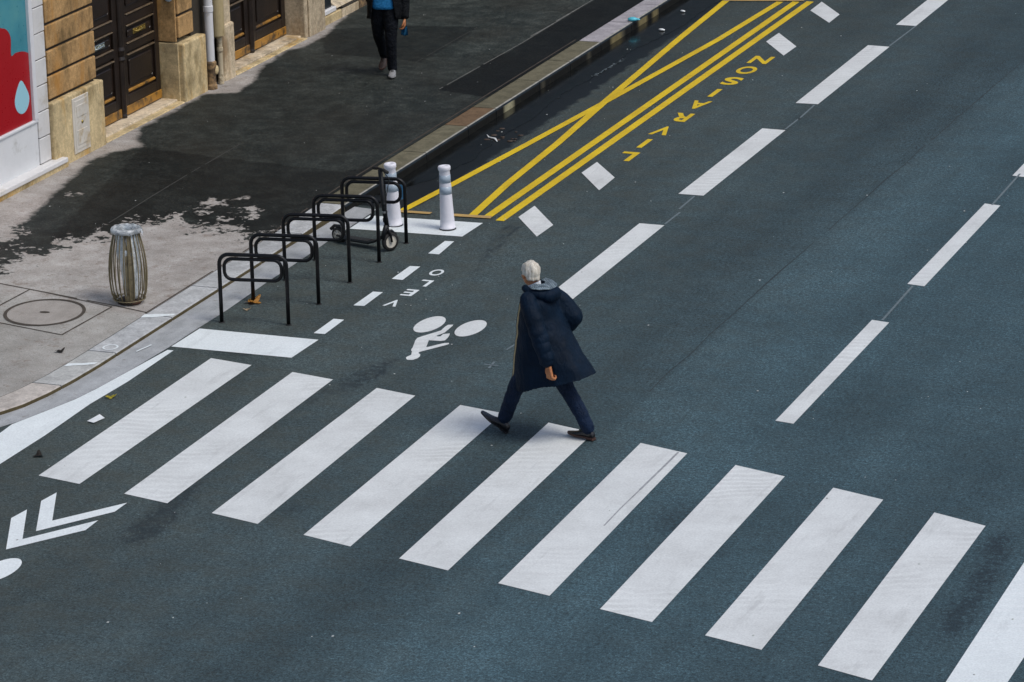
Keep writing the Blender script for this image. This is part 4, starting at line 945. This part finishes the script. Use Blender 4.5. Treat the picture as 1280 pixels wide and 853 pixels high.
for j in range(7):
    row=[]
    for k in range(7):
        a=R(5+40*k/6); n=mnoise.noise(Vector((j*.6,k*.5,2))); r=brad(.8)+.012+.016*j/6*(1+n)+.03*math.sin(j/6*2.2); row.append(bm.verts.new((r*math.cos(a),r*math.sin(a),.835-.10*j/6+.012*n)))
    rows.append(row)
for a,b in zip(rows,rows[1:]):
    for k in range(6): bm.faces.new((a[k],a[k+1],b[k+1],b[k]))
bmesh.ops.solidify(bm,geom=bm.faces[:],thickness=.003); done('bag_flap',bm,M['bag_rim'],bag,True)
# ------------------------------------------------------------------ leaves, scraps and grit
def leaf(name,x,y,z,r,mat,label,cat,lobes=5,rz=0,curl=.012):
    curl=min(curl,.22*r)
    bm=bmesh.new(); n=lobes*8; vs=[]
    c=bm.verts.new((0,0,.006))
    for k in range(n):
        a=2*math.pi*k/n; q=r*(.55+.45*abs(math.cos(a*lobes/2))**1.5)*(1.25 if abs(a)<.5 else 1)
        vs.append(bm.verts.new((q*math.cos(a),q*math.sin(a),.004+curl*(1+math.sin(a*2+1))*(q/r)**2)))
    for k in range(n): bm.faces.new((c,vs[k],vs[(k+1)%n]))
    bmesh.ops.solidify(bm,geom=bm.faces[:],thickness=.0012)
    o=done(name,bm,M[mat],None); o.location=(x,y,z); o.rotation_euler=(0,0,rz); tag(o,label,cat); return o
leaf('fallen_leaf',.46,-3.17,.004,.095,'leaf_gold','large golden fallen leaf at the foot of the second bike rack','leaf',5,1.2,.02)
leaf('fallen_leaf',.51,-3.43,.004,.040,'leaf_brown','small brown leaf below the golden leaf by the bike rack','leaf',4,.3).data.materials[0]=M['pale_stone']
leaf('fallen_leaf',.475,-6.47,.004,.055,'leaf_yellow','small yellow leaf on the dark gap beside the curved crossing stripe','leaf',5,.2)
leaf('fallen_leaf',.628,-8.22,.004,.055,'leaf_brown','dark brown leaf on asphalt near the bottom of the curved crossing stripe','leaf',3,1.9)
leaf('fallen_leaf',-.60,-5.47,zp(-.60,-5.47)+.003,.05,'leaf_brown','dark curled leaf on the pale pavement below the manhole cover','leaf',4,.9,.04)
bm=bmesh.new(); vs=[bm.verts.new(p) for p in ((-.09,-.05,.003),(.07,-.09,.012),(.11,.06,.004),(-.02,.10,.018),(-.06,.04,.006))]; bm.faces.new(vs); bmesh.ops.triangulate(bm,faces=bm.faces[:]); bmesh.ops.solidify(bm,geom=bm.faces[:],thickness=.002)
o=done('paper_scrap',bm,M['paper'],None); o.location=(.648,-7.13,.006); o.scale=(.6,1.2,1); tag(o,'white paper scrap on asphalt between the curved stripe and the first full stripe','paper')
bm=bmesh.new(); ball(bm,(0,0,.03),.055,2,(1.3,1,.55)); ball(bm,(.05,.05,.02),.03,2,(1.5,1,.5))
o=done('plastic_cap',bm,M['cyan'],None,True); o.location=(-.015,10.30,.119); tag(o,'bright cyan plastic scrap on the edge of the far kerb','litter')
for x,y,l,s in ((.40,10.33,'white paper scrap lying in the wet gutter below the cyan plastic',.7),(.30,11.55,'small white scrap in the far wet gutter near the yellow line end',.55)):
    bm=bmesh.new(); ball(bm,(0,0,.012),.06,2,(.9*s,1.3*s,.25)); bmesh.ops.transform(bm,matrix=Matrix.Identity(4),verts=bm.verts[:])
    for v in bm.verts: v.co.z+=.008*mnoise.noise(v.co*40)
    o=done('paper_scrap',bm,M['paper'],None,True); o.location=(x,y,.008); o.rotation_euler=(0,0,1); tag(o,l,'paper')
bm=bmesh.new()
sweep(bm,[(-.05,-.25,.012),(.0,-.1,.02),(-.02,.05,.012),(.03,.2,.016)],[.008,.02,.014,.006],7)
o=done('paper_scrap',bm,M['paper'],None,True); o.location=(.33,4.05,.004); o.rotation_euler=(0,0,.9); o.scale=(.8,.8,.6); tag(o,'twisted white scrap in the black wet gutter beside the yellow line','paper')
bm=bmesh.new()
for k in range(14): ball(bm,(random.uniform(-.2,.2),random.uniform(-.3,.3),.008),random.uniform(.02,.05),1,(1,1,.3))
o=done('wet_debris',bm,M['mud'],None,True); o.location=(.45,4.25,.002); o.scale=(1,1,.35); tag(o,kind='stuff')
bm=bmesh.new()
for k in range(210):
    x=random.uniform(.3,11); y=random.uniform(-12,13)
    if k<50: x=random.uniform(.0,2.4); y=random.uniform(-4,12)
    s=random.choice((.004,.005,.006,.007,.011)); b=bmesh.new(); bmesh.ops.create_icosphere(b,subdivisions=1,radius=s)
    merge(bm,b,Matrix.Translation((x,y,.006))@Matrix.Diagonal((1,random.uniform(.8,1.6),.35,1)))
for k in range(40):
    y=random.uniform(-7,12); x=random.uniform(-3.7,-.4); s=random.choice((.004,.005,.006,.008)); b=bmesh.new(); bmesh.ops.create_icosphere(b,subdivisions=1,radius=s); merge(bm,b,Matrix.Translation((x,y,zp(x,y)+.003))@Matrix.Diagonal((1,random.uniform(.8,1.6),.35,1)))
o=done('grit',bm,M['speck'],None); tag(o,kind='stuff')
# ------------------------------------------------------------------ people (local x = forward, y = their left)
def person_root(loc,fwd,label):
    p=empty('person',loc,math.atan2(fwd[1],fwd[0]),label,'person'); return p
def hand(bm,wrist,d,palm,thumb,s=1.0,curl=1.0):
    """palm and five bent fingers; d = direction of the fingers, palm = palm normal, thumb = side the thumb leaves from"""
    w=Vector(wrist); d=Vector(d).normalized(); n=Vector(palm); n=(n-d*n.dot(d)).normalized(); t=Vector(thumb); t=(t-d*t.dot(d)-n*t.dot(n)).normalized()
    for k,o in enumerate((-.030,-.010,.010,.030)):
        limb(bm,[w+t*o*.5*s,w+(d*.085+t*o)*s],[.017*s,.013*s],8)
    for o,L in ((.034,.074),(.012,.084),(-.010,.078),(-.031,.060)):
        p=w+(d*.088+t*o)*s; pts=[p]; a=0
        for f,c in ((.46,.5),(.31,.75),(.23,.6)):
            a+=c*curl; p=p+(d*math.cos(a)+n*math.sin(a))*L*f*s; pts.append(p)
        limb(bm,pts,[.0105*s,.0098*s,.0088*s,.0075*s],8)
    b=w+(d*.022+t*.026)*s; limb(bm,[b,b+(d*.030+t*.026+n*.010)*s,b+(d*.060+t*.032+n*.024)*s,b+(d*.080+t*.024+n*.034)*s],[.016*s,.013*s,.011*s,.009*s],8)
def head(bm,c,yaw,pitch=0,s=1.0):
    m=Matrix.Translation(Vector(c))@Matrix.Rotation(yaw,4,'Z')@Matrix.Rotation(pitch,4,'Y')
    b=bmesh.new()
    ball(b,(-.012,0,.022),.094*s,3,(1.04,.80,.98)); ball(b,(.030,0,-.040),.070*s,3,(.95,.80,1.05)); ball(b,(.058,0,-.088),.030*s,2,(1,1.1,.8))
    limb(b,[(.088,0,.012),(.108,0,-.022),(.098,0,-.030)],[.010,.014,.010],8)
    for y in (-1,1):
        limb(b,[(.082,y*.012,.030),(.072,y*.045,.028)],[.012,.011],8)                # brow
        ball(b,(.055,y*.042,-.022),.024,2)                                            # cheek
        ball(b,(-.012,y*.076,-.012),.024,2,(.8,.38,1.3),Euler((0,R(-12),0)))           # ear
        ball(b,(-.012,y*.080,-.030),.012,2,(.8,.5,1))
    limb(b,[(.090,-.020,-.062),(.096,0,-.060),(.090,.020,-.062)],[.008,.009,.008],8); limb(b,[(.088,-.016,-.073),(.094,0,-.075),(.088,.016,-.073)],[.008,.010,.008],8)
    merge(bm,b,m); return m
def hair_cap(name,m,mat,parent,front=.045,nape=-.055,seed=0,puff=1.0):
    bm=bmesh.new(); ball(bm,(-.012,0,.024),.1005*puff,4,(1.06,.84,1.0)); ball(bm,(-.048,0,-.020),.066*puff,4,(.9,1.02,1.0))
    cut=[]
    for v in bm.verts:
        x,y,z=v.co
        lim=nape if x<-.035 else (-.012 if x<.012 else .03+ (x-.012)*.62)
        if z<lim+.006*mnoise.noise(v.co*60) : cut.append(v)
        elif x>front and z<.075: cut.append(v)
    bmesh.ops.delete(bm,geom=cut,context='VERTS')
    for v in bm.verts:
        v.co+=v.normal*(.010*mnoise.noise(Vector((v.co.x*24,v.co.y*24,v.co.z*9+seed)))+.006*mnoise.noise(Vector((v.co.x*70,v.co.y*70,v.co.z*18+seed))))
    bmesh.ops.solidify(bm,geom=bm.faces[:],thickness=.008)
    bmesh.ops.transform(bm,matrix=m,verts=bm.verts[:]); return done(name,bm,M[mat],parent,True)
def shoe(parent,heel,pitch,yaw,mat,solemat,L=.285):
    m=Matrix.Translation(Vector(heel))@Matrix.Rotation(yaw,4,'Z')@Matrix.Rotation(-pitch,4,'Y')
    def sect(x,w,h,z0=.018): return [(x,w*math.cos(a),z0+ (h-z0)*(max(0,math.sin(a))**.8) if math.sin(a)>0 else z0-.004*0) for a in [2*math.pi*k/16 for k in range(16)]]
    bm=bmesh.new(); pr=[(-.012,.020,.050),(.0,.031,.085),(.03,.036,.105),(.075,.038,.108),(.115,.040,.085),(.16,.045,.064),(.205,.046,.050),(.245,.038,.040),(.272,.024,.032),(L,.010,.024)]
    loft(bm,[[(x,w*math.cos(a),.016+(h-.016)*(.5+.5*math.sin(a))) for a in [2*math.pi*k/16 for k in range(16)]] for x,w,h in pr])
    bmesh.ops.recalc_face_normals(bm,faces=bm.faces[:]); bmesh.ops.transform(bm,matrix=m,verts=bm.verts[:]); o=done('shoe',bm,M[mat],parent,True)
    bm=bmesh.new(); out=[(-.018,0),(-.012,.024),(.02,.036),(.075,.036),(.12,.040),(.17,.049),(.215,.048),(.255,.036),(L-.005,.018),(L+.004,0)]
    ring=out+[(x,-y) for x,y in out[-2:0:-1]]
    loft(bm,[[(x,y,z+(.004 if x>.2 else 0)) for x,y in ring] for z in (.0,.018)])
    box(bm,-.016,.065,-.030,.030,-.012,.002,.003); bmesh.ops.transform(bm,matrix=m@Matrix.Translation((0,0,.012)),verts=bm.verts[:]); s=done('sole',bm,M[solemat],o)
    bm=bmesh.new()
    for k in range(4): x=.095+.018*k; sweep(bm,[(x,-.022,.094-.010*k),(x+.008,0,.101-.010*k),(x,.022,.094-.010*k)],.0035,6)
    bmesh.ops.transform(bm,matrix=m,verts=bm.verts[:]); done('laces',bm,M['rubber'],o); return o
def eyes(m,parent):
    for y in (-1,1):
        bm=bmesh.new(); ball(bm,m@Vector((.068,y*.030,.008)),.0125,2); done('eye',bm,M['eye'],parent,True)
def sring(cf,cb,l0,l1,zf,zb,n=40,e=.85,wav=0,ph=0,twist=0):
    """closed ring: front at x=cf, back at x=cb, half widths l0 (right) l1 (left), heights zf..zb"""
    o=[]
    for k in range(n):
        a=2*math.pi*k/n; c,s=math.cos(a),math.sin(a); c=math.copysign(abs(c)**e,c); s=math.copysign(abs(s)**e,s)
        r=1+wav*(math.sin(5*a+ph)+.6*math.sin(9*a+1.7*ph))
        u=(c*r+1)/2; x=cb+(cf-cb)*u; y=(l1 if s>0 else l0)*abs(s)*(1 if s>0 else -1)*r
        o.append((x,y,zb+(zf-zb)*u))
    return o

# ---- the man on the crossing: white hair, navy parka, mid stride
mx,my=D['MAN'][0]
pm=person_root((mx,my,.004),(-.985,.17),'white haired person in long navy parka and jeans striding over the zebra crossing')
Lk,La=(.205,.092,.495),(.375,.092,.10); Rk,Ra=(-.215,-.085,.475),(-.45,-.09,.095)
Ls,Le,Lw=(.025,.185,1.355),(-.13,.262,1.075),(-.225,.268,.815)
Rs,Re,Rw=(.03,-.185,1.355),(-.205,-.255,1.11),(-.03,-.24,.93)
bm=bmesh.new()
limb(bm,[(-.01,0,.86),(.0,0,1.05),(.015,0,1.25),(.025,0,1.34)],[.115,.105,.115,.095])
limb(bm,[(.02,-.10,1.31),(.02,.10,1.31)],[.085,.085]); limb(bm,[(.03,0,1.36),(.065,0,1.47)],[.055,.052])
for h,k,a in (((0,.085,.86),Lk,La),((0,-.085,.86),Rk,Ra)): limb(bm,[h,k,a],[.082,.052,.036])
limb(bm,[Ls,Le,Lw],[.050,.042,.030]); limb(bm,[Rs,Re,Rw],[.050,.042,.030])
hand(bm,(Lw[0]-.012,Lw[1],Lw[2]-.035),(-.18,.05,-1),(-.45,-1,-.1),(1,-.4,-.1),1.12,1.75)
hand(bm,Rw,(.75,.15,-.45),(0,1,-.2),(.4,.1,1),1.0,.8)
hm=head(bm,(.095,0,1.555),R(-34),R(6))
body=fuse('body',bm,.0045,M['skin'],pm,1)
hair_cap('hair',hm,'hair',pm); eyes(hm,pm)
# jeans
bm=bmesh.new()
limb(bm,[(-.005,.07,.87),(.06,.085,.74),Lk,(.305,.092,.26),(.352,.092,.155)],[.128,.108,.078,.068,.066])
limb(bm,[(-.005,-.07,.87),(-.10,-.08,.68),Rk,(-.36,-.088,.26),(-.435,-.09,.115)],[.128,.108,.078,.068,.066]); ball(bm,(-.01,0,.90),.14,3,(1,1.15,.8))
crumple(fuse('jeans',bm,.010,M['jeans'],pm,3),.006,.003,8,16)
shoe(pm,(.340,.092,.002),R(30),R(4),'leather','leather',.305); shoe(pm,(-.49,-.09,.002),R(1),R(-6),'leather','sole_brown')
# parka
bm=bmesh.new()
loft(bm,[sring(.10,-.055,.075,.075,1.440,1.425),sring(.13,-.10,.15,.15,1.405,1.395),sring(.155,-.135,.205,.205,1.335,1.335),sring(.180,-.165,.215,.215,1.22,1.22,wav=.008),
 sring(.205,-.230,.222,.222,1.06,1.08,wav=.012,ph=.5),sring(.225,-.335,.232,.235,.90,.95,wav=.018,ph=.9),sring(.240,-.415,.245,.25,.74,.84,wav=.024,ph=1.3),sring(.258,-.49,.255,.26,.57,.735,wav=.030,ph=1.7),sring(.268,-.545,.26,.265,.435,.66,wav=.034,ph=1.9),
 sring(.255,-.530,.25,.255,.432,.655,wav=.034,ph=1.9),sring(.235,-.470,.235,.24,.50,.70,wav=.03,ph=1.9)])
limb(bm,[(.02,.135,1.355),Ls,(-.06,.235,1.21)],[.085,.088,.083])
sl=[];sr=[]
for k in range(13):
    t=k/12; p=Vector((-.06,.235,1.21)).lerp(Vector(Le),min(1,t*2)) if t<.5 else Vector(Le).lerp(Vector((-.222,.270,.835)),(t-.5)*2)
    sl.append(p+Vector((.010*(-1)**k,.004*(-1)**(k//2),0))); sr.append((.084-.020*t)*(1.10 if k%2 else .86))
limb(bm,sl,sr)
limb(bm,[(.02,-.135,1.355),Rs,(-.11,-.235,1.23),Re,(-.12,-.255,1.0),(-.045,-.24,.945)],[.088,.092,.094,.092,.074,.060])
coat=crumple(fuse('parka',bm,.0105,M['coat'],pm,2),.019,.0055,4.2,5.5)
# hood lying on the back: navy outside, quilted lining showing
bm=bmesh.new()
lo=[]
for k in range(28):
    a=2*math.pi*k/28; c,s=math.cos(a),math.sin(a)
    back=max(0,-c)
    r=(.050+.030*back); x=.02+ .115*c-.035*back; y=.135*s; z=1.425+.030*c-.01*back
    lo.append((x,y,z,r))
for i in range(28):
    p,q=lo[i],lo[(i+1)%28]
    if lo[i][0]>.105: continue
    limb(bm,[p[:3],q[:3]],[p[3]*.72,q[3]*.72],10)
ball(bm,(-.125,0,1.385),.105,3,(.75,1.25,.75))
ho=fuse('hood',bm,.011,M['coat'],pm,4)
bm=bmesh.new(); rows=[]
for j in range(9):
    row=[]
    for k in range(17):
        a=R(88+184*k/16); f=j/8; r0,r1=.060,.146
        rr=r0+(r1-r0)*f; x=.015+rr*1.08*math.cos(a)-.02*f; y=rr*1.12*math.sin(a); z=1.462+.022*math.sin(f*3.0)-.020*f-.012*max(0,-math.cos(a))*f+.004*mnoise.noise(Vector((j*.9,k*.9,1)))
        row.append(bm.verts.new((x,y,z+.022)))
    rows.append(row)
for a,b in zip(rows,rows[1:]):
    for k in range(16): bm.faces.new((a[k],a[k+1],b[k+1],b[k]))
bmesh.ops.solidify(bm,geom=bm.faces[:],thickness=-.008); ln=done('lining',bm,M['hood_lining'],ho,True)
# white collar and the zip edge down the front
bm=bmesh.new(); 
loft(bm,[[(.05+.010+r*math.cos(a)*1.0,r*.98*math.sin(a),z+.030*math.cos(a)*-1) for a in [2*math.pi*k/24 for k in range(24)]] for r,z in ((.070,1.415),(.064,1.450),(.060,1.470),(.055,1.468),(.058,1.42))],cap=False); done('shirt_collar',bm,M['shirt'],pm,True)
def coat_front(z,dy=.0):
    # x of the coat front at height z (matches the loft)
    zs=[.45,.57,.74,.90,1.06,1.22,1.335,1.405]; xs=[.262,.255,.240,.225,.205,.180,.155,.13]; return float(np.interp(z,zs,xs))
from mathutils.bvhtree import BVHTree
bvh=BVHTree.FromPolygons([v.co.copy() for v in coat.data.vertices],[tuple(p.vertices) for p in coat.data.polygons])
def coat_side(z,a):
    # the point of the parka's own surface in front, a little left of straight ahead
    y=.088+.05*math.sin(a-.6); hit=bvh.ray_cast(Vector((.6,y+.055,z)),Vector((-1,0,0)))
    return (hit[0].x+.003,hit[0].y,z) if hit[0] else (.26,y,z)
for name,a0_,mt,r in (('zip_edge',R(36),'zip',.0105),('front_flap',R(27),'coat',.013)):
    bm=bmesh.new(); sweep(bm,[coat_side(z,a0_+R(2)*math.sin(z*9)) for z in np.linspace(.475,1.36,24)],r,8); done(name,bm,M[mt],coat,True)
# pocket flap and cuff
bm=bmesh.new(); limb(bm,[(-.214,.270,.862),(-.223,.270,.832)],[.064,.063]); fuse('cuff',bm,.008,M['coat'],coat,2)

# ---- the person on the pavement, walking towards us
px,py=D['MAN2'][0]
pp=person_root((px+.0,py+.04,zp(px,py)+.002),(.22,-.975),'person in open black jacket, bright blue jumper and dark jeans walking on the wet pavement')
Lk,La=(.075,.085,.50),(.03,.085,.10); Rk,Ra=(-.06,-.105,.52),(-.30,-.075,.20)
Ls,Le,Lw=(-.02,.185,1.38),(-.05,.255,1.08),(.03,.265,.79); Rs,Re,Rw=(-.02,-.185,1.38),(-.10,-.215,1.09),(-.01,-.165,.95)
bm=bmesh.new()
limb(bm,[(-.01,0,.90),(-.01,0,1.08),(0,0,1.28),(-.01,0,1.38)],[.105,.10,.11,.10]); limb(bm,[(-.01,-.10,1.36),(-.01,.10,1.36)],[.085,.085]); limb(bm,[(-.01,0,1.40),(.01,0,1.52)],[.056,.054])
for h,k,a in (((0,.085,.90),Lk,La),((0,-.085,.90),Rk,Ra)): limb(bm,[h,k,a],[.082,.052,.036])
limb(bm,[Ls,Le,Lw],[.050,.042,.030]); limb(bm,[Rs,Re,Rw],[.050,.042,.030])
hand(bm,(Lw[0]+.004,Lw[1],Lw[2]-.03),(.12,0,-1),(.1,-1,0),(1,.1,0),1.05,1.0); hand(bm,Rw,(.15,.1,-1),(0,1,0),(1,-.1,.4),.8,.3)
hm=head(bm,(.035,0,1.61),0,R(4)); fuse('body',bm,.005,M['skin'],pp,1); hair_cap('hair',hm,'dark_hair',pp); eyes(hm,pp)
bm=bmesh.new()
limb(bm,[(-.005,.075,.90),(.045,.085,.70),Lk,(.06,.085,.28),(.035,.085,.11)],[.118,.098,.076,.068,.066]); limb(bm,[(-.005,-.075,.90),(-.02,-.095,.70),Rk,(-.20,-.088,.33),(-.285,-.078,.205)],[.118,.098,.076,.066,.064]); ball(bm,(-.005,0,.93),.13,3,(1,1.2,.8))
crumple(fuse('jeans',bm,.010,M['black_jeans'],pp,3),.006,.003,8,16,3)
shoe(pp,(-.02,.085,.006),R(0),R(5),'suede','grey_sole'); shoe(pp,(-.37,-.075,.135),R(-24),R(-4),'dark_suede','sole_brown')
bm=bmesh.new(); loft(bm,[sring(.10,-.10,.16,.16,1.40,1.40),sring(.135,-.12,.17,.17,1.25,1.25),sring(.135,-.12,.165,.165,1.05,1.05),sring(.142,-.12,.175,.175,.92,.92),sring(.13,-.11,.16,.16,.89,.89)]); fuse('jumper',bm,.010,M['blue_knit'],pp,3)
# open jacket: back and sides with an open front
bm=bmesh.new(); rows=[]
for z,f,b,w,op in ((1.43,.06,-.09,.13,40),(1.38,.12,-.13,.205,26),(1.25,.150,-.155,.215,28),(1.08,.155,-.15,.215,32),(.92,.165,-.16,.225,38),(.79,.170,-.175,.235,42),(.77,.170,-.175,.235,42)):
    row=[]
    for k in range(33):
        a=R(op+(360-2*op)*k/32); c,s=math.cos(a),math.sin(a); row.append(bm.verts.new((((f+b)/2+(f-b)/2*c*1.08),w*math.copysign(abs(s)**.85,s),z-.02*(z<.8)*(1-c))))
    rows.append(row)
for a,b in zip(rows,rows[1:]):
    for k in range(32): bm.faces.new((a[k],a[k+1],b[k+1],b[k]))
bmesh.ops.recalc_face_normals(bm,faces=bm.faces[:]); bmesh.ops.solidify(bm,geom=bm.faces[:],thickness=.022)
limb(bm,[(-.02,.13,1.39),Ls,(-.035,.235,1.24),Le,(-.01,.262,.93),(.024,.266,.80)],[.082,.085,.080,.074,.066,.060]); limb(bm,[(-.02,-.13,1.39),Rs,(-.045,-.225,1.24),Re,(-.05,-.195,1.0),(-.01,-.18,.95)],[.082,.085,.080,.074,.066,.060])
crumple(fuse('jacket',bm,.0105,M['black_jacket'],pp,3),.008,.004,7,11,5)
# the blue cloth in the hand
m=pp.matrix_basis.copy(); pp_m=Matrix.Translation(pp.location)@Matrix.Rotation(pp.rotation_euler.z,4,'Z')
bm=bmesh.new(); rows=[]
for j in range(9):
    row=[]
    for k in range(9):
        u,v=k/8-.5,j/8; row.append(bm.verts.new((.055+.018*math.sin(k*1.3+j*.5),.262+u*.085*(.7+.5*v),.665-.125*v+.006*math.sin(k))))
    rows.append(row)
for a,b in zip(rows,rows[1:]):
    for k in range(8): bm.faces.new((a[k],a[k+1],b[k+1],b[k]))
bmesh.ops.solidify(bm,geom=bm.faces[:],thickness=.003); bmesh.ops.transform(bm,matrix=pp_m,verts=bm.verts[:])
o=done('face_mask',bm,M['mask_blue'],None,True); tag(o,'blue cloth mask hanging from the hand of the person in the black jacket','face mask')
CR=(0.9334412,0.3581578,-0.0202598); CU=(-0.0893423,0.2868007,0.9538151); CF=(-0.3474269,0.8885203,-0.2997103); EXPO=0.28
# ------------------------------------------------------------------ camera, sky, sun
cam=bpy.data.cameras.new('camera'); co=bpy.data.objects.new('camera',cam); link(co)
r=Vector(CR);u=Vector(CU);f=Vector(CF)
mw=Matrix((r,u,-f)).transposed().to_4x4(); mw.translation=Vector((16.2,-36,10.9275)); co.matrix_world=mw
cam.sensor_width=36; cam.sensor_fit='HORIZONTAL'; cam.lens=127.2327; cam.clip_start=.5; cam.clip_end=1000; SC.camera=co
w=bpy.data.worlds.new('World'); SC.world=w; w.use_nodes=True; nt=w.node_tree
bg=nt.nodes['Background']; sky=nt.nodes.new('ShaderNodeTexSky'); sky.sky_type='NISHITA'; sky.sun_disc=False
EL,AZ=R(58),R(100)     # azimuth clockwise from +y
sky.sun_elevation=EL; sky.sun_rotation=AZ; sky.air_density=1.0; sky.dust_density=3.0; sky.ozone_density=1.5
nt.links.new(sky.outputs[0],bg.inputs['Color']); bg.inputs['Strength'].default_value=.108
s=bpy.data.lights.new('sun','SUN'); s.energy=1.25; s.angle=R(20); s.color=(1,.985,.93); so=bpy.data.objects.new('sun',s); link(so)
d=Vector((math.sin(AZ)*math.cos(EL),math.cos(AZ)*math.cos(EL),math.sin(EL))); so.rotation_euler=d.to_track_quat('Z','Y').to_euler(); so.location=d*40
v=SC.view_settings; v.view_transform='Standard'; v.look='None'; v.exposure=EXPO; v.gamma=1.0; v.use_curve_mapping=False
SC.render.engine='CYCLES'; SC.cycles.max_bounces=6; SC.cycles.diffuse_bounces=3; SC.cycles.glossy_bounces=3; SC.cycles.transparent_max_bounces=10
